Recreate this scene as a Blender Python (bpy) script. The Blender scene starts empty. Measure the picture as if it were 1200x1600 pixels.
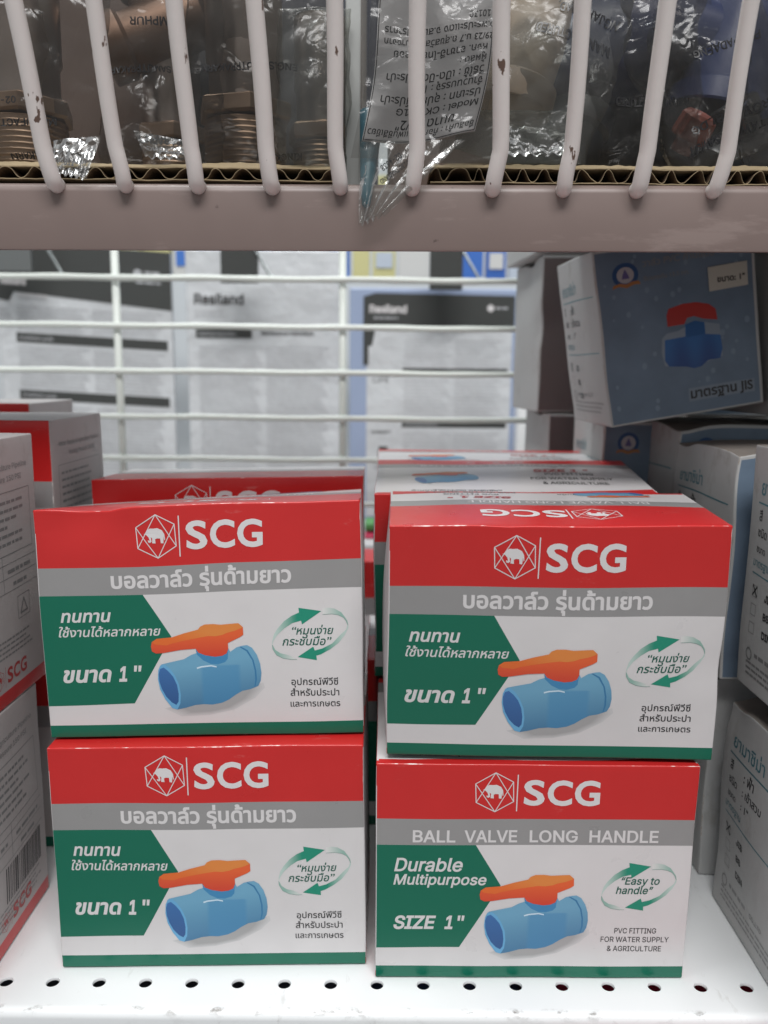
import bpy, bmesh, math, random, os
from mathutils import Vector, Matrix, noise
from mathutils.geometry import tessellate_polygon, delaunay_2d_cdt
rnd = random.Random(7)
S = bpy.context.scene
COL = S.collection

# ------------------------------------------------------------------ camera, render, world
cam = bpy.data.cameras.new('camera'); co = bpy.data.objects.new('camera', cam); COL.objects.link(co)
p = math.radians(9.5835); r = math.radians(-0.56446)
R0 = Vector((1, 0, 0)); U0 = Vector((0, math.sin(p), math.cos(p))); F0 = Vector((0, math.cos(p), -math.sin(p)))
cr = R0*math.cos(r) - U0*math.sin(r); cu = R0*math.sin(r) + U0*math.cos(r)
M = Matrix((cr, cu, -F0)).transposed().to_4x4(); M.translation = (0, 0, .25124)
co.matrix_world = M
cam.sensor_fit = 'VERTICAL'; cam.sensor_height = 36; cam.sensor_width = 27; cam.lens = 36*1295.56/1600
cam.clip_start = .01; cam.clip_end = 60
cam.dof.use_dof = True; cam.dof.focus_distance = .332; cam.dof.aperture_fstop = 9.4
S.camera = co
S.view_settings.view_transform = 'Standard'; S.view_settings.look = 'None'; S.view_settings.gamma = 1; S.view_settings.exposure = .2
w = bpy.data.worlds.new('World'); S.world = w; w.use_nodes = True
w.node_tree.nodes['Background'].inputs[0].default_value = (.95, .98, 1, 1); w.node_tree.nodes['Background'].inputs[1].default_value = .34
S.cycles.max_bounces = 10; S.cycles.transparent_max_bounces = 24

def area(name, loc, target, sx, sy, power, col=(1, .99, .98)):
    l = bpy.data.lights.new(name, 'AREA'); l.shape = 'RECTANGLE'; l.size = sx; l.size_y = sy; l.energy = power; l.color = col
    o = bpy.data.objects.new(name, l); COL.objects.link(o); o.location = loc
    o.rotation_euler = (Vector(target)-Vector(loc)).to_track_quat('-Z', 'Y').to_euler(); return o
area('ceiling_tube_light', (.15, -1.15, 2.35), (0, .3, .1), 1.6, .5, 52)
area('ceiling_tube_light', (-.5, .9, 2.5), (0, .95, 0), 1.8, .45, 48, (.97, 1, 1))
area('ceiling_tube_light', (.3, 2.2, 2.4), (.1, .4, 0), 1.4, .3, 16, (.97, 1, 1))

# ------------------------------------------------------------------ materials
def mat(name, rgb, rough=.5, metal=0, spec=.5, bump=0, bdist=.001, bscale=300, var=0, vscale=30, coat=0, wear=None, wear_amt=.5):
    m = bpy.data.materials.new(name); m.use_nodes = True; nt = m.node_tree; N = nt.nodes; L = nt.links
    b = N['Principled BSDF']; b.inputs['Base Color'].default_value = (*rgb, 1); b.inputs['Roughness'].default_value = rough
    b.inputs['Metallic'].default_value = metal; b.inputs['Specular IOR Level'].default_value = spec
    if coat: b.inputs['Coat Weight'].default_value = coat; b.inputs['Coat Roughness'].default_value = .12
    tc = N.new('ShaderNodeTexCoord'); col = None
    if var:
        n = N.new('ShaderNodeTexNoise'); n.inputs['Scale'].default_value = vscale; n.inputs['Detail'].default_value = 6
        L.new(tc.outputs['Object'], n.inputs['Vector'])
        mx = N.new('ShaderNodeMix'); mx.data_type = 'RGBA'
        mx.inputs[6].default_value = (*[c*(1-var) for c in rgb], 1); mx.inputs[7].default_value = (*[min(1, c*(1+var)) for c in rgb], 1)
        L.new(n.outputs[0], mx.inputs[0]); col = mx.outputs[2]
        rr = N.new('ShaderNodeMapRange'); rr.inputs[3].default_value = rough*.8; rr.inputs[4].default_value = min(1, rough*1.25)
        L.new(n.outputs[0], rr.inputs[0]); L.new(rr.outputs[0], b.inputs['Roughness'])
    if wear:
        at = N.new('ShaderNodeAttribute'); at.attribute_name = 'edge'
        n = N.new('ShaderNodeTexNoise'); n.inputs['Scale'].default_value = 260; n.inputs['Detail'].default_value = 4
        n2 = N.new('ShaderNodeTexNoise'); n2.inputs['Scale'].default_value = 35; n2.inputs['Detail'].default_value = 2
        L.new(tc.outputs['Object'], n.inputs['Vector']); L.new(tc.outputs['Object'], n2.inputs['Vector'])
        a = N.new('ShaderNodeMath'); a.operation = 'MULTIPLY'; L.new(n.outputs[0], a.inputs[0]); L.new(n2.outputs[0], a.inputs[1])
        a2 = N.new('ShaderNodeMath'); a2.operation = 'MULTIPLY'; L.new(a.outputs[0], a2.inputs[0]); L.new(at.outputs['Fac'], a2.inputs[1])
        mr = N.new('ShaderNodeMapRange'); mr.inputs[1].default_value = .36-.16*wear_amt; mr.inputs[2].default_value = .40-.13*wear_amt
        L.new(a2.outputs[0], mr.inputs[0])
        mx = N.new('ShaderNodeMix'); mx.data_type = 'RGBA'; mx.inputs[7].default_value = (*wear, 1)
        if col: L.new(col, mx.inputs[6])
        else: mx.inputs[6].default_value = (*rgb, 1)
        L.new(mr.outputs[0], mx.inputs[0]); col = mx.outputs[2]
    if col: L.new(col, b.inputs['Base Color'])
    if bump:
        n = N.new('ShaderNodeTexNoise'); n.inputs['Scale'].default_value = bscale; n.inputs['Detail'].default_value = 5
        L.new(tc.outputs['Object'], n.inputs['Vector'])
        bp = N.new('ShaderNodeBump'); bp.inputs['Strength'].default_value = bump; bp.inputs['Distance'].default_value = bdist
        L.new(n.outputs[0], bp.inputs['Height']); L.new(bp.outputs[0], b.inputs['Normal'])
    return m
WH = (.80, .79, .77)
def card(name, rgb, wa=.5, rough=.29):
    return mat(name, rgb, rough, spec=.5, bump=.16, bscale=70, var=.05, vscale=60, wear=(.85, .83, .8), wear_amt=wa)
M_red = card('red_print', (.56, .022, .022)); M_grey = card('grey_print', (.29, .285, .285)); M_white = card('white_board', (.67, .65, .655), 0)
M_green = card('green_print', (.003, .140, .084)); M_board = mat('raw_board', (.42, .36, .29), .8, bump=.2, bscale=400)
def ink(name, rgb, rough=.38): return mat(name, rgb, rough, spec=.5, bump=.10, bscale=90)
I_white = ink('white_ink', (.68, .66, .665)); I_black = ink('black_ink', (.02, .02, .022)); I_dgreen = ink('dark_green_ink', (.008, .10, .07))
I_grey = ink('grey_ink', (.22, .22, .22)); I_red = ink('red_ink', (.42, .03, .03)); I_teal = ink('teal_ink', (.06, .20, .24)); I_green = ink('green_ink', (.003, .140, .084))
I_shadow = ink('pale_grey_ink', (.50, .49, .49))
M_bwhite = mat('white_carton_board', (.45, .455, .45), .55, bump=.15, bscale=120, var=.08, vscale=25, wear=(.30, .22, .15), wear_amt=.45)
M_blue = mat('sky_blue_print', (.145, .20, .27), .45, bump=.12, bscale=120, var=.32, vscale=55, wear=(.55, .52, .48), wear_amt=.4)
M_shadetop = mat('shaded_lid_board', (.22, .195, .175), .6, bump=.3, bscale=60, var=.25, vscale=40)  # carton tops: shade painted in as a darker brown-grey board
M_taupe = mat('taupe_board', (.17, .14, .135), .6, var=.1)
def attr_mat(name, rough=.38):
    m = bpy.data.materials.new(name); m.use_nodes = True; N = m.node_tree.nodes; b = N['Principled BSDF']
    a = N.new('ShaderNodeVertexColor'); a.layer_name = 'printed_ink'; m.node_tree.links.new(a.outputs[0], b.inputs['Base Color'])
    b.inputs['Roughness'].default_value = rough; return m
I_pic = attr_mat('picture_ink')

# ------------------------------------------------------------------ object helpers
def tag(o, label, cat, group=None, kind=None):
    if label: o['label'] = label
    if cat: o['category'] = cat
    if group: o['group'] = group
    if kind: o['kind'] = kind
    return o
def thing(name, label, cat, loc=(0, 0, 0), group=None):
    o = bpy.data.objects.new(name, None); COL.objects.link(o); o.location = loc; o.empty_display_size = .01
    return tag(o, label, cat, group)
def mesh_obj(name, verts, faces, mats, parent=None, fm=None, smooth=False, label=None):
    """verts in world coordinates"""
    org = Vector(parent.location) if parent else Vector((0, 0, 0))
    if parent and parent.parent: org = org + Vector(parent.parent.location)
    me = bpy.data.meshes.new(name)
    me.from_pydata([tuple(Vector(v)-org) for v in verts], [], faces)
    for m in (mats if isinstance(mats, (list, tuple)) else [mats]): me.materials.append(m)
    if fm: me.polygons.foreach_set('material_index', fm)
    if smooth: me.polygons.foreach_set('use_smooth', [True]*len(me.polygons))
    me.update()
    o = bpy.data.objects.new(name, me); COL.objects.link(o)
    if parent: o.parent = parent
    if label: o['label'] = label
    return o
class MB:
    def __init__(s): s.v = []; s.f = []; s.m = []
    def add(s, v, f, m=0):
        n = len(s.v); s.v += [Vector(x) for x in v]; s.f += [tuple(i+n for i in q) for q in f]; s.m += [m]*len(f)
    def box(s, lo, hi, m=0):
        x0, y0, z0 = lo; x1, y1, z1 = hi
        s.add([(x0, y0, z0), (x1, y0, z0), (x1, y1, z0), (x0, y1, z0), (x0, y0, z1), (x1, y0, z1), (x1, y1, z1), (x0, y1, z1)],
              [(3, 2, 1, 0), (4, 5, 6, 7), (0, 1, 5, 4), (1, 2, 6, 5), (2, 3, 7, 6), (3, 0, 4, 7)], m)
    def tube(s, pts, rad, n=14, m=0, cap=True):
        pts = [Vector(q) for q in pts]; rings = []
        up = Vector((0, 0, 1))
        for i, q in enumerate(pts):
            t = (pts[min(i+1, len(pts)-1)]-pts[max(i-1, 0)]).normalized()
            a = t.cross(Vector((.3, .9, .2))).normalized(); b = t.cross(a)
            rr = rad[i] if isinstance(rad, (list, tuple)) else rad
            rings.append([q+(a*math.cos(k*2*math.pi/n)+b*math.sin(k*2*math.pi/n))*rr for k in range(n)])
        v = [x for R in rings for x in R]; f = []
        for i in range(len(pts)-1):
            for k in range(n): f.append((i*n+k, i*n+(k+1) % n, (i+1)*n+(k+1) % n, (i+1)*n+k))
        if cap: f.append(tuple(reversed(range(n)))); f.append(tuple((len(pts)-1)*n+k for k in range(n)))
        s.add(v, f, m)
    def lathe(s, prof, c, n=32, m=0, axis=Vector((0, 0, 1)), sides=None):
        ax = axis.normalized(); a = ax.orthogonal().normalized(); b = ax.cross(a); c = Vector(c); v = []; f = []
        for (rr, h) in prof:
            for k in range(n):
                t = k*2*math.pi/n; v.append(c+ax*h+(a*math.cos(t)+b*math.sin(t))*rr)
        for i in range(len(prof)-1):
            for k in range(n): f.append((i*n+k, i*n+(k+1) % n, (i+1)*n+(k+1) % n, (i+1)*n+k))
        f.append(tuple(reversed(range(n)))); f.append(tuple((len(prof)-1)*n+k for k in range(n)))
        s.add(v, f, m)
    def build(s, name, mats, parent=None, smooth=False, label=None, bevel=0):
        o = mesh_obj(name, s.v, s.f, mats, parent, s.m, smooth, label)
        if bevel:
            b = o.modifiers.new('bevel', 'BEVEL'); b.width = bevel; b.segments = 3; b.limit_method = 'ANGLE'
        return o
def smooth_by_angle(o, ang=40):
    me = o.data; bm = bmesh.new(); bm.from_mesh(me)
    for f in bm.faces: f.smooth = True
    for e in bm.edges:
        if len(e.link_faces) == 2 and e.calc_face_angle(0) > math.radians(ang): e.smooth = False
    bm.to_mesh(me); bm.free()

# ------------------------------------------------------------------ 2-D lettering
try: INTER = bpy.data.fonts.load(os.path.join(bpy.utils.system_resource('DATAFILES'), 'fonts', 'Inter.woff2'))
except Exception: INTER = None
def area2(q): return .5*sum(q[i][0]*q[(i+1) % len(q)][1]-q[(i+1) % len(q)][0]*q[i][1] for i in range(len(q)))
def inside(pt, q):
    x, y = pt; c = False; j = len(q)-1
    for i in range(len(q)):
        if (q[i][1] > y) != (q[j][1] > y) and x < (q[j][0]-q[i][0])*(y-q[i][1])/(q[j][1]-q[i][1])+q[i][0]: c = not c
        j = i
    return c
def offset(q, d):
    n = len(q); o = []
    for i in range(n):
        a = Vector(q[i-1]); b = Vector(q[i]); c = Vector(q[(i+1) % n])
        e1 = (b-a); e2 = (c-b)
        if e1.length < 1e-9 or e2.length < 1e-9: o.append((b.x, b.y)); continue
        e1.normalize(); e2.normalize()
        n1 = Vector((e1.y, -e1.x)); n2 = Vector((e2.y, -e2.x)); nn = n1+n2
        if nn.length < .3: nn = n1
        nn.normalize(); k = max(.6, nn.dot(n1)); o.append((b.x+nn.x*d/k, b.y+nn.y*d/k))
    return o
def winding(pt, R):
    x, y = pt; w_ = 0
    for i in range(len(R)):
        (x0, y0), (x1, y1) = R[i-1], R[i]; cr_ = (x1-x0)*(y-y0)-(x-x0)*(y1-y0)
        if y0 <= y < y1 and cr_ > 0: w_ += 1
        elif y1 <= y < y0 and cr_ < 0: w_ -= 1
    return w_
def fill2d(rings):
    fl = [Vector(x) for R in rings for x in R]; E_ = []; k = 0
    for R in rings:
        m_ = len(R); E_ += [(k+i, k+(i+1) % m_) for i in range(m_)]; k += m_
    vo, eo, fo = delaunay_2d_cdt(fl, E_, [], 0, 1e-6, False)[:3]
    V = [(q.x, q.y) for q in vo]; F = []
    for t in fo:
        cx = sum(V[i][0] for i in t)/len(t); cy = sum(V[i][1] for i in t)/len(t)
        if sum(winding((cx, cy), R) for R in rings) != 0:
            t = list(t)
            if area2([V[i] for i in t]) < 0: t.reverse()
            F.append(tuple(t))
    return V, F
_glyph = {}
def text2d(s, font=None, bold=0, shear=0, res=4):
    """list of triangles meshes [(verts2d, faces)] for a string, size 1"""
    key = (s, font and font.name, bold, shear)
    if key in _glyph: return _glyph[key]
    c = bpy.data.curves.new('t', 'FONT'); c.body = s; c.size = 1; c.shear = shear; c.resolution_u = res
    if font: c.font = font
    o = bpy.data.objects.new('t', c); COL.objects.link(o); bpy.context.view_layer.update()
    cu = o.to_curve(bpy.context.evaluated_depsgraph_get()); polys = []
    for sp in cu.splines:
        P = []
        if sp.type == 'BEZIER':
            bp = sp.bezier_points; n = len(bp)
            for i in range(n):
                a, b = bp[i], bp[(i+1) % n]; p0, p1, p2, p3 = a.co, a.handle_right, b.handle_left, b.co
                straight = ((p1-p0).cross(p3-p0).length < 1e-5 and (p2-p3).cross(p3-p0).length < 1e-5)
                k = 1 if straight else res
                for j in range(k):
                    t = j/k; u = 1-t; P.append(p0*u**3+p1*3*u*u*t+p2*3*u*t*t+p3*t**3)
        else: P = [Vector(q.co[:3]) for q in sp.points]
        Q = []
        for q in P:
            q = (q.x, q.y)
            if not Q or (Vector(q)-Vector(Q[-1])).length > 2e-3: Q.append(q)
        if len(Q) > 2 and (Vector(Q[0])-Vector(Q[-1])).length < 2e-3: Q.pop()
        if len(Q) > 2 and abs(area2(Q)) > 1e-6: polys.append(Q)
    o.to_curve_clear(); bpy.data.objects.remove(o); bpy.data.curves.remove(c)
    if not polys: _glyph[key] = ([], []); return [], []
    def held(h, q): return area2(h)*area2(q) < 0 and abs(area2(q)) > abs(area2(h)) and sum(inside(h[k], q) for k in (0, len(h)//3, 2*len(h)//3)) >= 2
    outs = []; holes = []
    for h in polys: (holes if any(held(h, q) for q in polys) else outs).append(h)
    own = {i: [] for i in range(len(outs))}
    for h in holes:
        cand = [i for i, q in enumerate(outs) if held(h, q)]
        if cand: own[min(cand, key=lambda i: abs(area2(outs[i])))].append(h)
    V = []; F = []
    for i, q in enumerate(outs):
        sg = 1 if area2(q) > 0 else -1
        rings = [offset(q, bold*sg)]+[offset(h, bold*sg) for h in own[i]]
        v2, f2 = fill2d(rings); n = len(V); V += v2; F += [tuple(k+n for k in t) for t in f2]
    _glyph[key] = (V, F); return V, F

class Art:
    """flat printed matter in mm on a face; collected as one mesh"""
    def __init__(s): s.v = []; s.f = []; s.m = []; s.c = []; s.mats = []; s.lay = 0
    def mi(s, m):
        if m not in s.mats: s.mats.append(m)
        return s.mats.index(m)
    def add(s, V, F, m, eps, colfn=None):
        n = len(s.v); s.v += [(x, y, eps) for x, y in V]; s.f += [tuple(i+n for i in q) for q in F]; s.m += [s.mi(m)]*len(F)
        s.c += [colfn(x, y) if colfn else (1, 1, 1) for x, y in V]
    def text(s, t, x0, x1, y, m, h=None, font=None, bold=.02, shear=0, eps=.10, align=None):
        """baseline y; fits x0..x1; h = height of the tallest ink, else uniform"""
        V, F = text2d(t, font, bold, shear)
        if not V: return
        a = min(q[0] for q in V); b = max(q[0] for q in V); k = (x1-x0)/(b-a)
        ky = k
        if h: ky = h/max(q[1] for q in V)
        s.add([(x0+(q[0]-a)*k, y+q[1]*ky) for q in V], F, m, eps)
    def poly(s, pts, m, eps=.06, cell=3, colfn=None):
        bm = bmesh.new(); vs = [bm.verts.new((x, y, 0)) for x, y in pts]
        T = tessellate_polygon([[Vector((x, y, 0)) for x, y in pts]])
        for t in T:
            try: bm.faces.new([vs[i] for i in t])
            except ValueError: pass
        xs = [q[0] for q in pts]; ys = [q[1] for q in pts]
        for ax, lo, hi in ((0, min(xs), max(xs)), (1, min(ys), max(ys))):
            c = math.floor(lo/cell)*cell+cell
            while c < hi:
                no = [0, 0, 0]; no[ax] = 1; cc = [0, 0, 0]; cc[ax] = c
                bmesh.ops.bisect_plane(bm, geom=bm.verts[:]+bm.edges[:]+bm.faces[:], plane_co=cc, plane_no=no); c += cell
        bm.verts.index_update(); V = [(v.co.x, v.co.y) for v in bm.verts]; F = []
        for f in bm.faces:
            q = [v.index for v in f.verts]
            if area2([V[i] for i in q]) < 0: q.reverse()
            F.append(q)
        bm.free(); s.add(V, F, m, eps, colfn)
    def rect(s, x0, y0, x1, y1, m, eps=.06, cell=6): s.poly([(x0, y0), (x1, y0), (x1, y1), (x0, y1)], m, eps, cell)
    def line(s, pts, wd, m, eps=.08, closed=False):
        n = len(pts)
        for i in range(n if closed else n-1):
            a = Vector(pts[i]); b = Vector(pts[(i+1) % n]); d = (b-a).normalized(); nn = Vector((-d.y, d.x))*wd/2; a = a-d*wd*.3; b = b+d*wd*.3
            c_ = max(1, int((b-a).length/2.5)); v_ = []
            for j in range(c_+1): q = a.lerp(b, j/c_); v_ += [tuple(q-nn), tuple(q+nn)]
            s.add(v_, [(2*j, 2*j+2, 2*j+3, 2*j+1) for j in range(c_)], m, eps+.002*i)
    def dashes(s, x0, x1, y, h, m, seed=0, eps=.08):
        q = random.Random(seed); x = x0
        while x < x1-h:
            l = min(x1-x, h*q.uniform(1.5, 5)); s.add([(x, y), (x+l, y), (x+l, y+h), (x, y+h)], [(0, 1, 2, 3)], m, eps); x += l+h*q.uniform(.4, .8)
    def build(s, name, surf, parent, rot=None, label=None):
        """surf(a_mm,b_mm,eps_mm) -> world; rot=(W,D) turns artwork upside down"""
        V = [surf(*( (rot[0]-x, rot[1]-y) if rot else (x, y)), e) for x, y, e in s.v]
        o = mesh_obj(name, V, s.f, s.mats, parent, s.m, label=label)
        if I_pic in s.mats:
            ca = o.data.color_attributes.new('printed_ink', 'FLOAT_COLOR', 'POINT')
            for i, c in enumerate(s.c): ca.data[i].color = (*c, 1)
        return o

# ------------------------------------------------------------------ carton
class Carton:
    """eight world corners, dims in mm; deformed rounded box"""
    def __init__(s, name, label, cat, corners, dims, matfn, mats, group=None, rad=.7, bulge=(.8, .6, .8), seed=0, rough=.35, cuts=((), (), ()), step=5, dents=(), part='carton'):
        s.c = [Vector(q) for q in corners]; s.d = dims; s.b = bulge; s.seed = seed; s.rough = rough; s.rad = rad; s.dents = dents
        s.t = thing(name, label, cat, (sum((s.c[i] for i in (0, 1, 4, 5)), Vector()) / 4), group)
        W, D, H = dims; r = rad
        def lines(L, cut):
            q = {0, r*.3, r*.65, r, L-r, L-r*.65, L-r*.3, L}; n = max(2, round(L/step))
            q |= {L*i/n for i in range(1, n)}; q |= set(cut); q = sorted(q); o = [q[0]]
            for x in q[1:]:
                if x-o[-1] > .12: o.append(x)
                elif x in cut or x == L: o[-1] = x
            return o
        gx, gy, gz = lines(W, cuts[0]), lines(D, cuts[1]), lines(H, cuts[2])
        V = []; F = []; FM = []; E = []; idx = {}
        def vid(x, y, z):
            k = (round(x, 3), round(y, 3), round(z, 3))
            if k not in idx:
                idx[k] = len(V); V.append(s.at(x, y, z))
                e = sorted([min(x, W-x), min(y, D-y), min(z, H-z)]); E.append(max(0, 1-e[1]/1.0))
            return idx[k]
        def face(fn, A, B, name, flip):
            for i in range(len(A)-1):
                for j in range(len(B)-1):
                    q = [vid(*fn(A[i], B[j])), vid(*fn(A[i+1], B[j])), vid(*fn(A[i+1], B[j+1])), vid(*fn(A[i], B[j+1]))]
                    if flip: q.reverse()
                    F.append(q); am = (A[i]+A[i+1])/2; bm_ = (B[j]+B[j+1])/2; FM.append(matfn(name, am, bm_))
        face(lambda a, b: (a, 0, b), gx, gz, 'front', False); face(lambda a, b: (a, D, b), gx, gz, 'back', True)
        face(lambda a, b: (W, a, b), gy, gz, 'right', False); face(lambda a, b: (0, a, b), gy, gz, 'left', True)
        face(lambda a, b: (a, b, H), gx, gy, 'top', False); face(lambda a, b: (a, b, 0), gx, gy, 'bottom', True)
        o = mesh_obj(part, V, F, mats, s.t, FM, True); at = o.data.attributes.new('edge', 'FLOAT', 'POINT')
        at.data.foreach_set('value', E); s.body = o
    def at(s, x, y, z):
        W, D, H = s.d; r = s.rad; p_ = Vector((x, y, z))
        q = Vector((min(max(x, r), W-r), min(max(y, r), D-r), min(max(z, r), H-r))); n = p_-q
        if n.length > 1e-6:
            k = min(n.length, r) if sum(abs(c) > 1e-6 for c in n) < 2 else r
            p_ = q+n.normalized()*max(k, r if sum(abs(c) > 1e-6 for c in n) > 1 else n.length)
        return s.warp(p_.x, p_.y, p_.z)
    def warp(s, x, y, z):
        W, D, H = s.d; u, v, t = x/W, y/D, z/H
        if s.b[2] or s.b[1] or s.b[0]:
            cl = lambda a: min(1, max(0, a)); su, sv, st = (math.sin(math.pi*cl(k)) for k in (u, v, t))
            y += s.b[0]*(-su*st*(1-v)+su*st*v); x += s.b[1]*sv*st*(2*u-1); z += s.b[2]*su*sv*(t)
            n = noise.noise_vector(Vector((x*.022+s.seed*7.3, y*.022, z*.022)))*s.rough*(min(1, .35+su+st))
            if t < .06: n.z = 0
            x += n.x; y += n.y; z += n.z
        for (cx, cy, cz, rr, dx, dy, dz) in s.dents:
            d = ((x-cx)**2+(y-cy)**2+(z-cz)**2)/rr**2
            if d < 6: k = math.exp(-d); x += dx*k; y += dy*k; z += dz*k
        u, v, t = x/W, y/D, z/H; c = s.c
        L = lambda a, b, k: a+(b-a)*k
        f = L(L(c[0], c[1], u), L(c[2], c[3], u), t); b = L(L(c[4], c[5], u), L(c[6], c[7], u), t)
        return L(f, b, v)
    def surf(s, face):
        W, D, H = s.d
        return {'front': lambda a, b, e: s.warp(a, -e, b), 'top': lambda a, b, e: s.warp(a, b, H+e),
                'right': lambda a, b, e: s.warp(W+e, a, b), 'left': lambda a, b, e: s.warp(-e, D-a, b)}[face]
def corners(fl, fr, tl, tr, depth, dz_back=0, yaw=0, splay=0):
    d = Vector((math.sin(yaw)*-depth, math.cos(yaw)*depth, 0)); z = Vector((0, 0, dz_back))
    return [fl, fr, tl, tr, Vector(fl)+d, Vector(fr)+d, Vector(tl)+d+z+Vector((-splay, 0, 0)), Vector(tr)+d+z+Vector((splay, 0, 0))]
def boxc(x0, y0, z0, W, D, H, yaw=0, tilt=0):
    """corners of a plain box, front-left-bottom at x0,y0,z0 (metres)"""
    c, s_ = math.cos(yaw), math.sin(yaw); R = Vector((c*math.cos(tilt), s_*math.cos(tilt), math.sin(tilt))); Dv = Vector((-s_, c, 0)); U = R.cross(Dv)
    o = Vector((x0, y0, z0)); return [o, o+R*W, o+U*H, o+R*W+U*H, o+Dv*D, o+R*W+Dv*D, o+U*H+Dv*D, o+R*W+U*H+Dv*D]

# ------------------------------------------------------------------ printed artwork of the red, grey and green cartons
LOGO = {'hex': [(280, 70), (420, 148), (428, 315), (285, 402), (135, 322), (125, 165)],
        'el': [(210, 185), (235, 173), (262, 175), (290, 172), (325, 190), (342, 220), (346, 262), (340, 268), (335, 238), (332, 290), (312, 288), (309, 252), (285, 250), (270, 256), (272, 288), (246, 285), (249, 250), (238, 238), (242, 272), (232, 282), (217, 278), (214, 264), (219, 262), (225, 268), (228, 262), (221, 240), (208, 225), (200, 219), (184, 215), (205, 206)]}
def logo_art(cx, cy, k, m=None, letters=(59.5, 90.3, 79.5, 91), bar=(56.9, 77, 93.2)):
    """cx,cy centre of the emblem in mm; k mm per source unit"""
    a = Art(); m = m or I_white
    T = lambda q: (cx+(q[0]-278)*k, cy-(q[1]-236)*k)
    h = [T(q) for q in LOGO['hex']]; wd = 7*k
    a.line(h, wd, m, closed=True)
    for i, j in ((0, 2), (0, 4), (3, 1), (3, 5)): a.line([h[i], h[j]], wd*.9, m, .09+.003*i)
    a.poly([T(q) for q in LOGO['el']], m, .08, 50)
    if bar: a.rect(bar[0]-.22*k/.052, bar[1], bar[0]+.22*k/.052, bar[2], m, .08)
    if letters:
        x0, x1, y0, y1 = letters; s = x1-x0
        for ch, f0, f1 in (('S', 0, .275), ('C', .31, .635), ('G', .665, 1)):
            V, F = text2d(ch, None, .028); ya = min(q[1] for q in V); yb = max(q[1] for q in V); xa = min(q[0] for q in V); xb = max(q[0] for q in V)
            a.add([(x0+s*(f0+(f1-f0)*(q[0]-xa)/(xb-xa)), y0+(y1-y0)*(q[1]-ya)/(yb-ya)) for q in V], F, m, .10)
    return a
def lerp(a, b, t): t = min(1, max(0, t)); return tuple(x+(y-x)*t for x, y in zip(a, b))
H_ALL = [(42.94, 39.48), (43.38, 41.41), (45.35, 42.82), (51.63, 43.37), (56.59, 44.93), (62.52, 46.39), (63.47, 47.6), (65.42, 48.44), (68.9, 48.5), (71.9, 48.06), (78.32, 48.38), (79.55, 48.4), (81.37, 46.71), (81.45, 43.47), (79.88, 42.46), (74.79, 40.2), (74.82, 37.63), (74.02, 35.81), (72.07, 34.84), (69.09, 34.51), (65.04, 35.25), (62.22, 36.45), (61.14, 38.19), (54.87, 37.79), (47.85, 36.55), (44.82, 36.38), (43.27, 37.29)]
H_TOP = [(43.38, 41.41), (45.35, 42.82), (51.63, 43.37), (56.59, 44.93), (62.52, 46.39), (63.47, 47.6), (65.42, 48.44), (68.9, 48.5), (71.9, 48.06), (78.32, 48.38), (79.55, 48.4), (81.28, 46.6), (77.99, 45.3), (74.56, 44.54), (72.61, 43.74), (69.65, 43.26), (66.65, 43.47), (62.69, 42.86), (56.72, 41.82), (51.73, 40.74), (49.24, 39.88), (44.68, 40.34)]
BODY = [(46.77, 31.56), (50.04, 32.35), (56.05, 33.69), (59.0, 35.4), (61.48, 36.27), (61.15, 37.91), (74.91, 37.91), (75.6, 36.4), (78.37, 38.25), (80.82, 38.84), (82.79, 39.04), (84.84, 37.83), (86.75, 34.87), (87.97, 31.07), (88.34, 27.23), (87.89, 23.91), (86.78, 21.67), (83.35, 20.36), (79.88, 19.72), (76.95, 18.09), (74.03, 16.05), (71.07, 14.69), (67.05, 13.91), (63.49, 14.09), (59.94, 13.72), (55.91, 12.48), (52.36, 11.71), (50.29, 12.33), (47.58, 16.21), (45.63, 20.66), (44.96, 25.12), (45.33, 29.03)]
HOLE = [(45.39, 27.36), (46.08, 29.6), (47.58, 30.19), (49.42, 28.56), (51.29, 26.1), (52.7, 22.51), (53.22, 18.6), (52.99, 15.22), (52.03, 13.79), (50.19, 14.87), (48.05, 17.35), (46.4, 20.68), (45.51, 24.02)]
RIM = [(44.96, 25.12), (45.33, 29.03), (46.27, 31.16), (48.14, 31.42), (50.14, 29.69), (52.03, 26.68), (53.57, 22.53), (54.05, 18.06), (53.69, 14.4), (52.36, 11.71), (50.29, 12.33), (47.58, 16.21), (45.63, 20.66)]
STEM = [(61.29, 38.19), (62.22, 36.45), (65.04, 35.25), (69.09, 34.51), (72.07, 34.84), (74.02, 35.81), (74.82, 37.63), (74.39, 33.52), (73.21, 32.12), (70.25, 31.23), (67.23, 31.44), (64.14, 33.03), (61.5, 35.72)]
HL = [(61.25, 30.04), (63.24, 30.64), (67.25, 31.0), (69.53, 30.45), (69.56, 29.89), (67.28, 30.4), (63.27, 29.98), (61.38, 29.38)]
CAP = [(79.61, 38.27), (82.45, 36.42), (84.65, 32.64), (85.55, 28.27), (85.62, 24.41), (85.05, 21.35), (85.5, 21.36), (86.3, 24.42), (86.2, 28.28), (85.3, 32.65), (83.0, 36.9), (80.1, 38.5)]
BALL = [(63.32, 28.87), (62.72, 25.53), (63.68, 21.1), (65.45, 15.55), (71.04, 15.14), (75.94, 18.06), (79.22, 22.59), (79.79, 25.93), (78.8, 30.32), (75.25, 31.34), (70.3, 30.13), (65.28, 30.02)]
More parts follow.
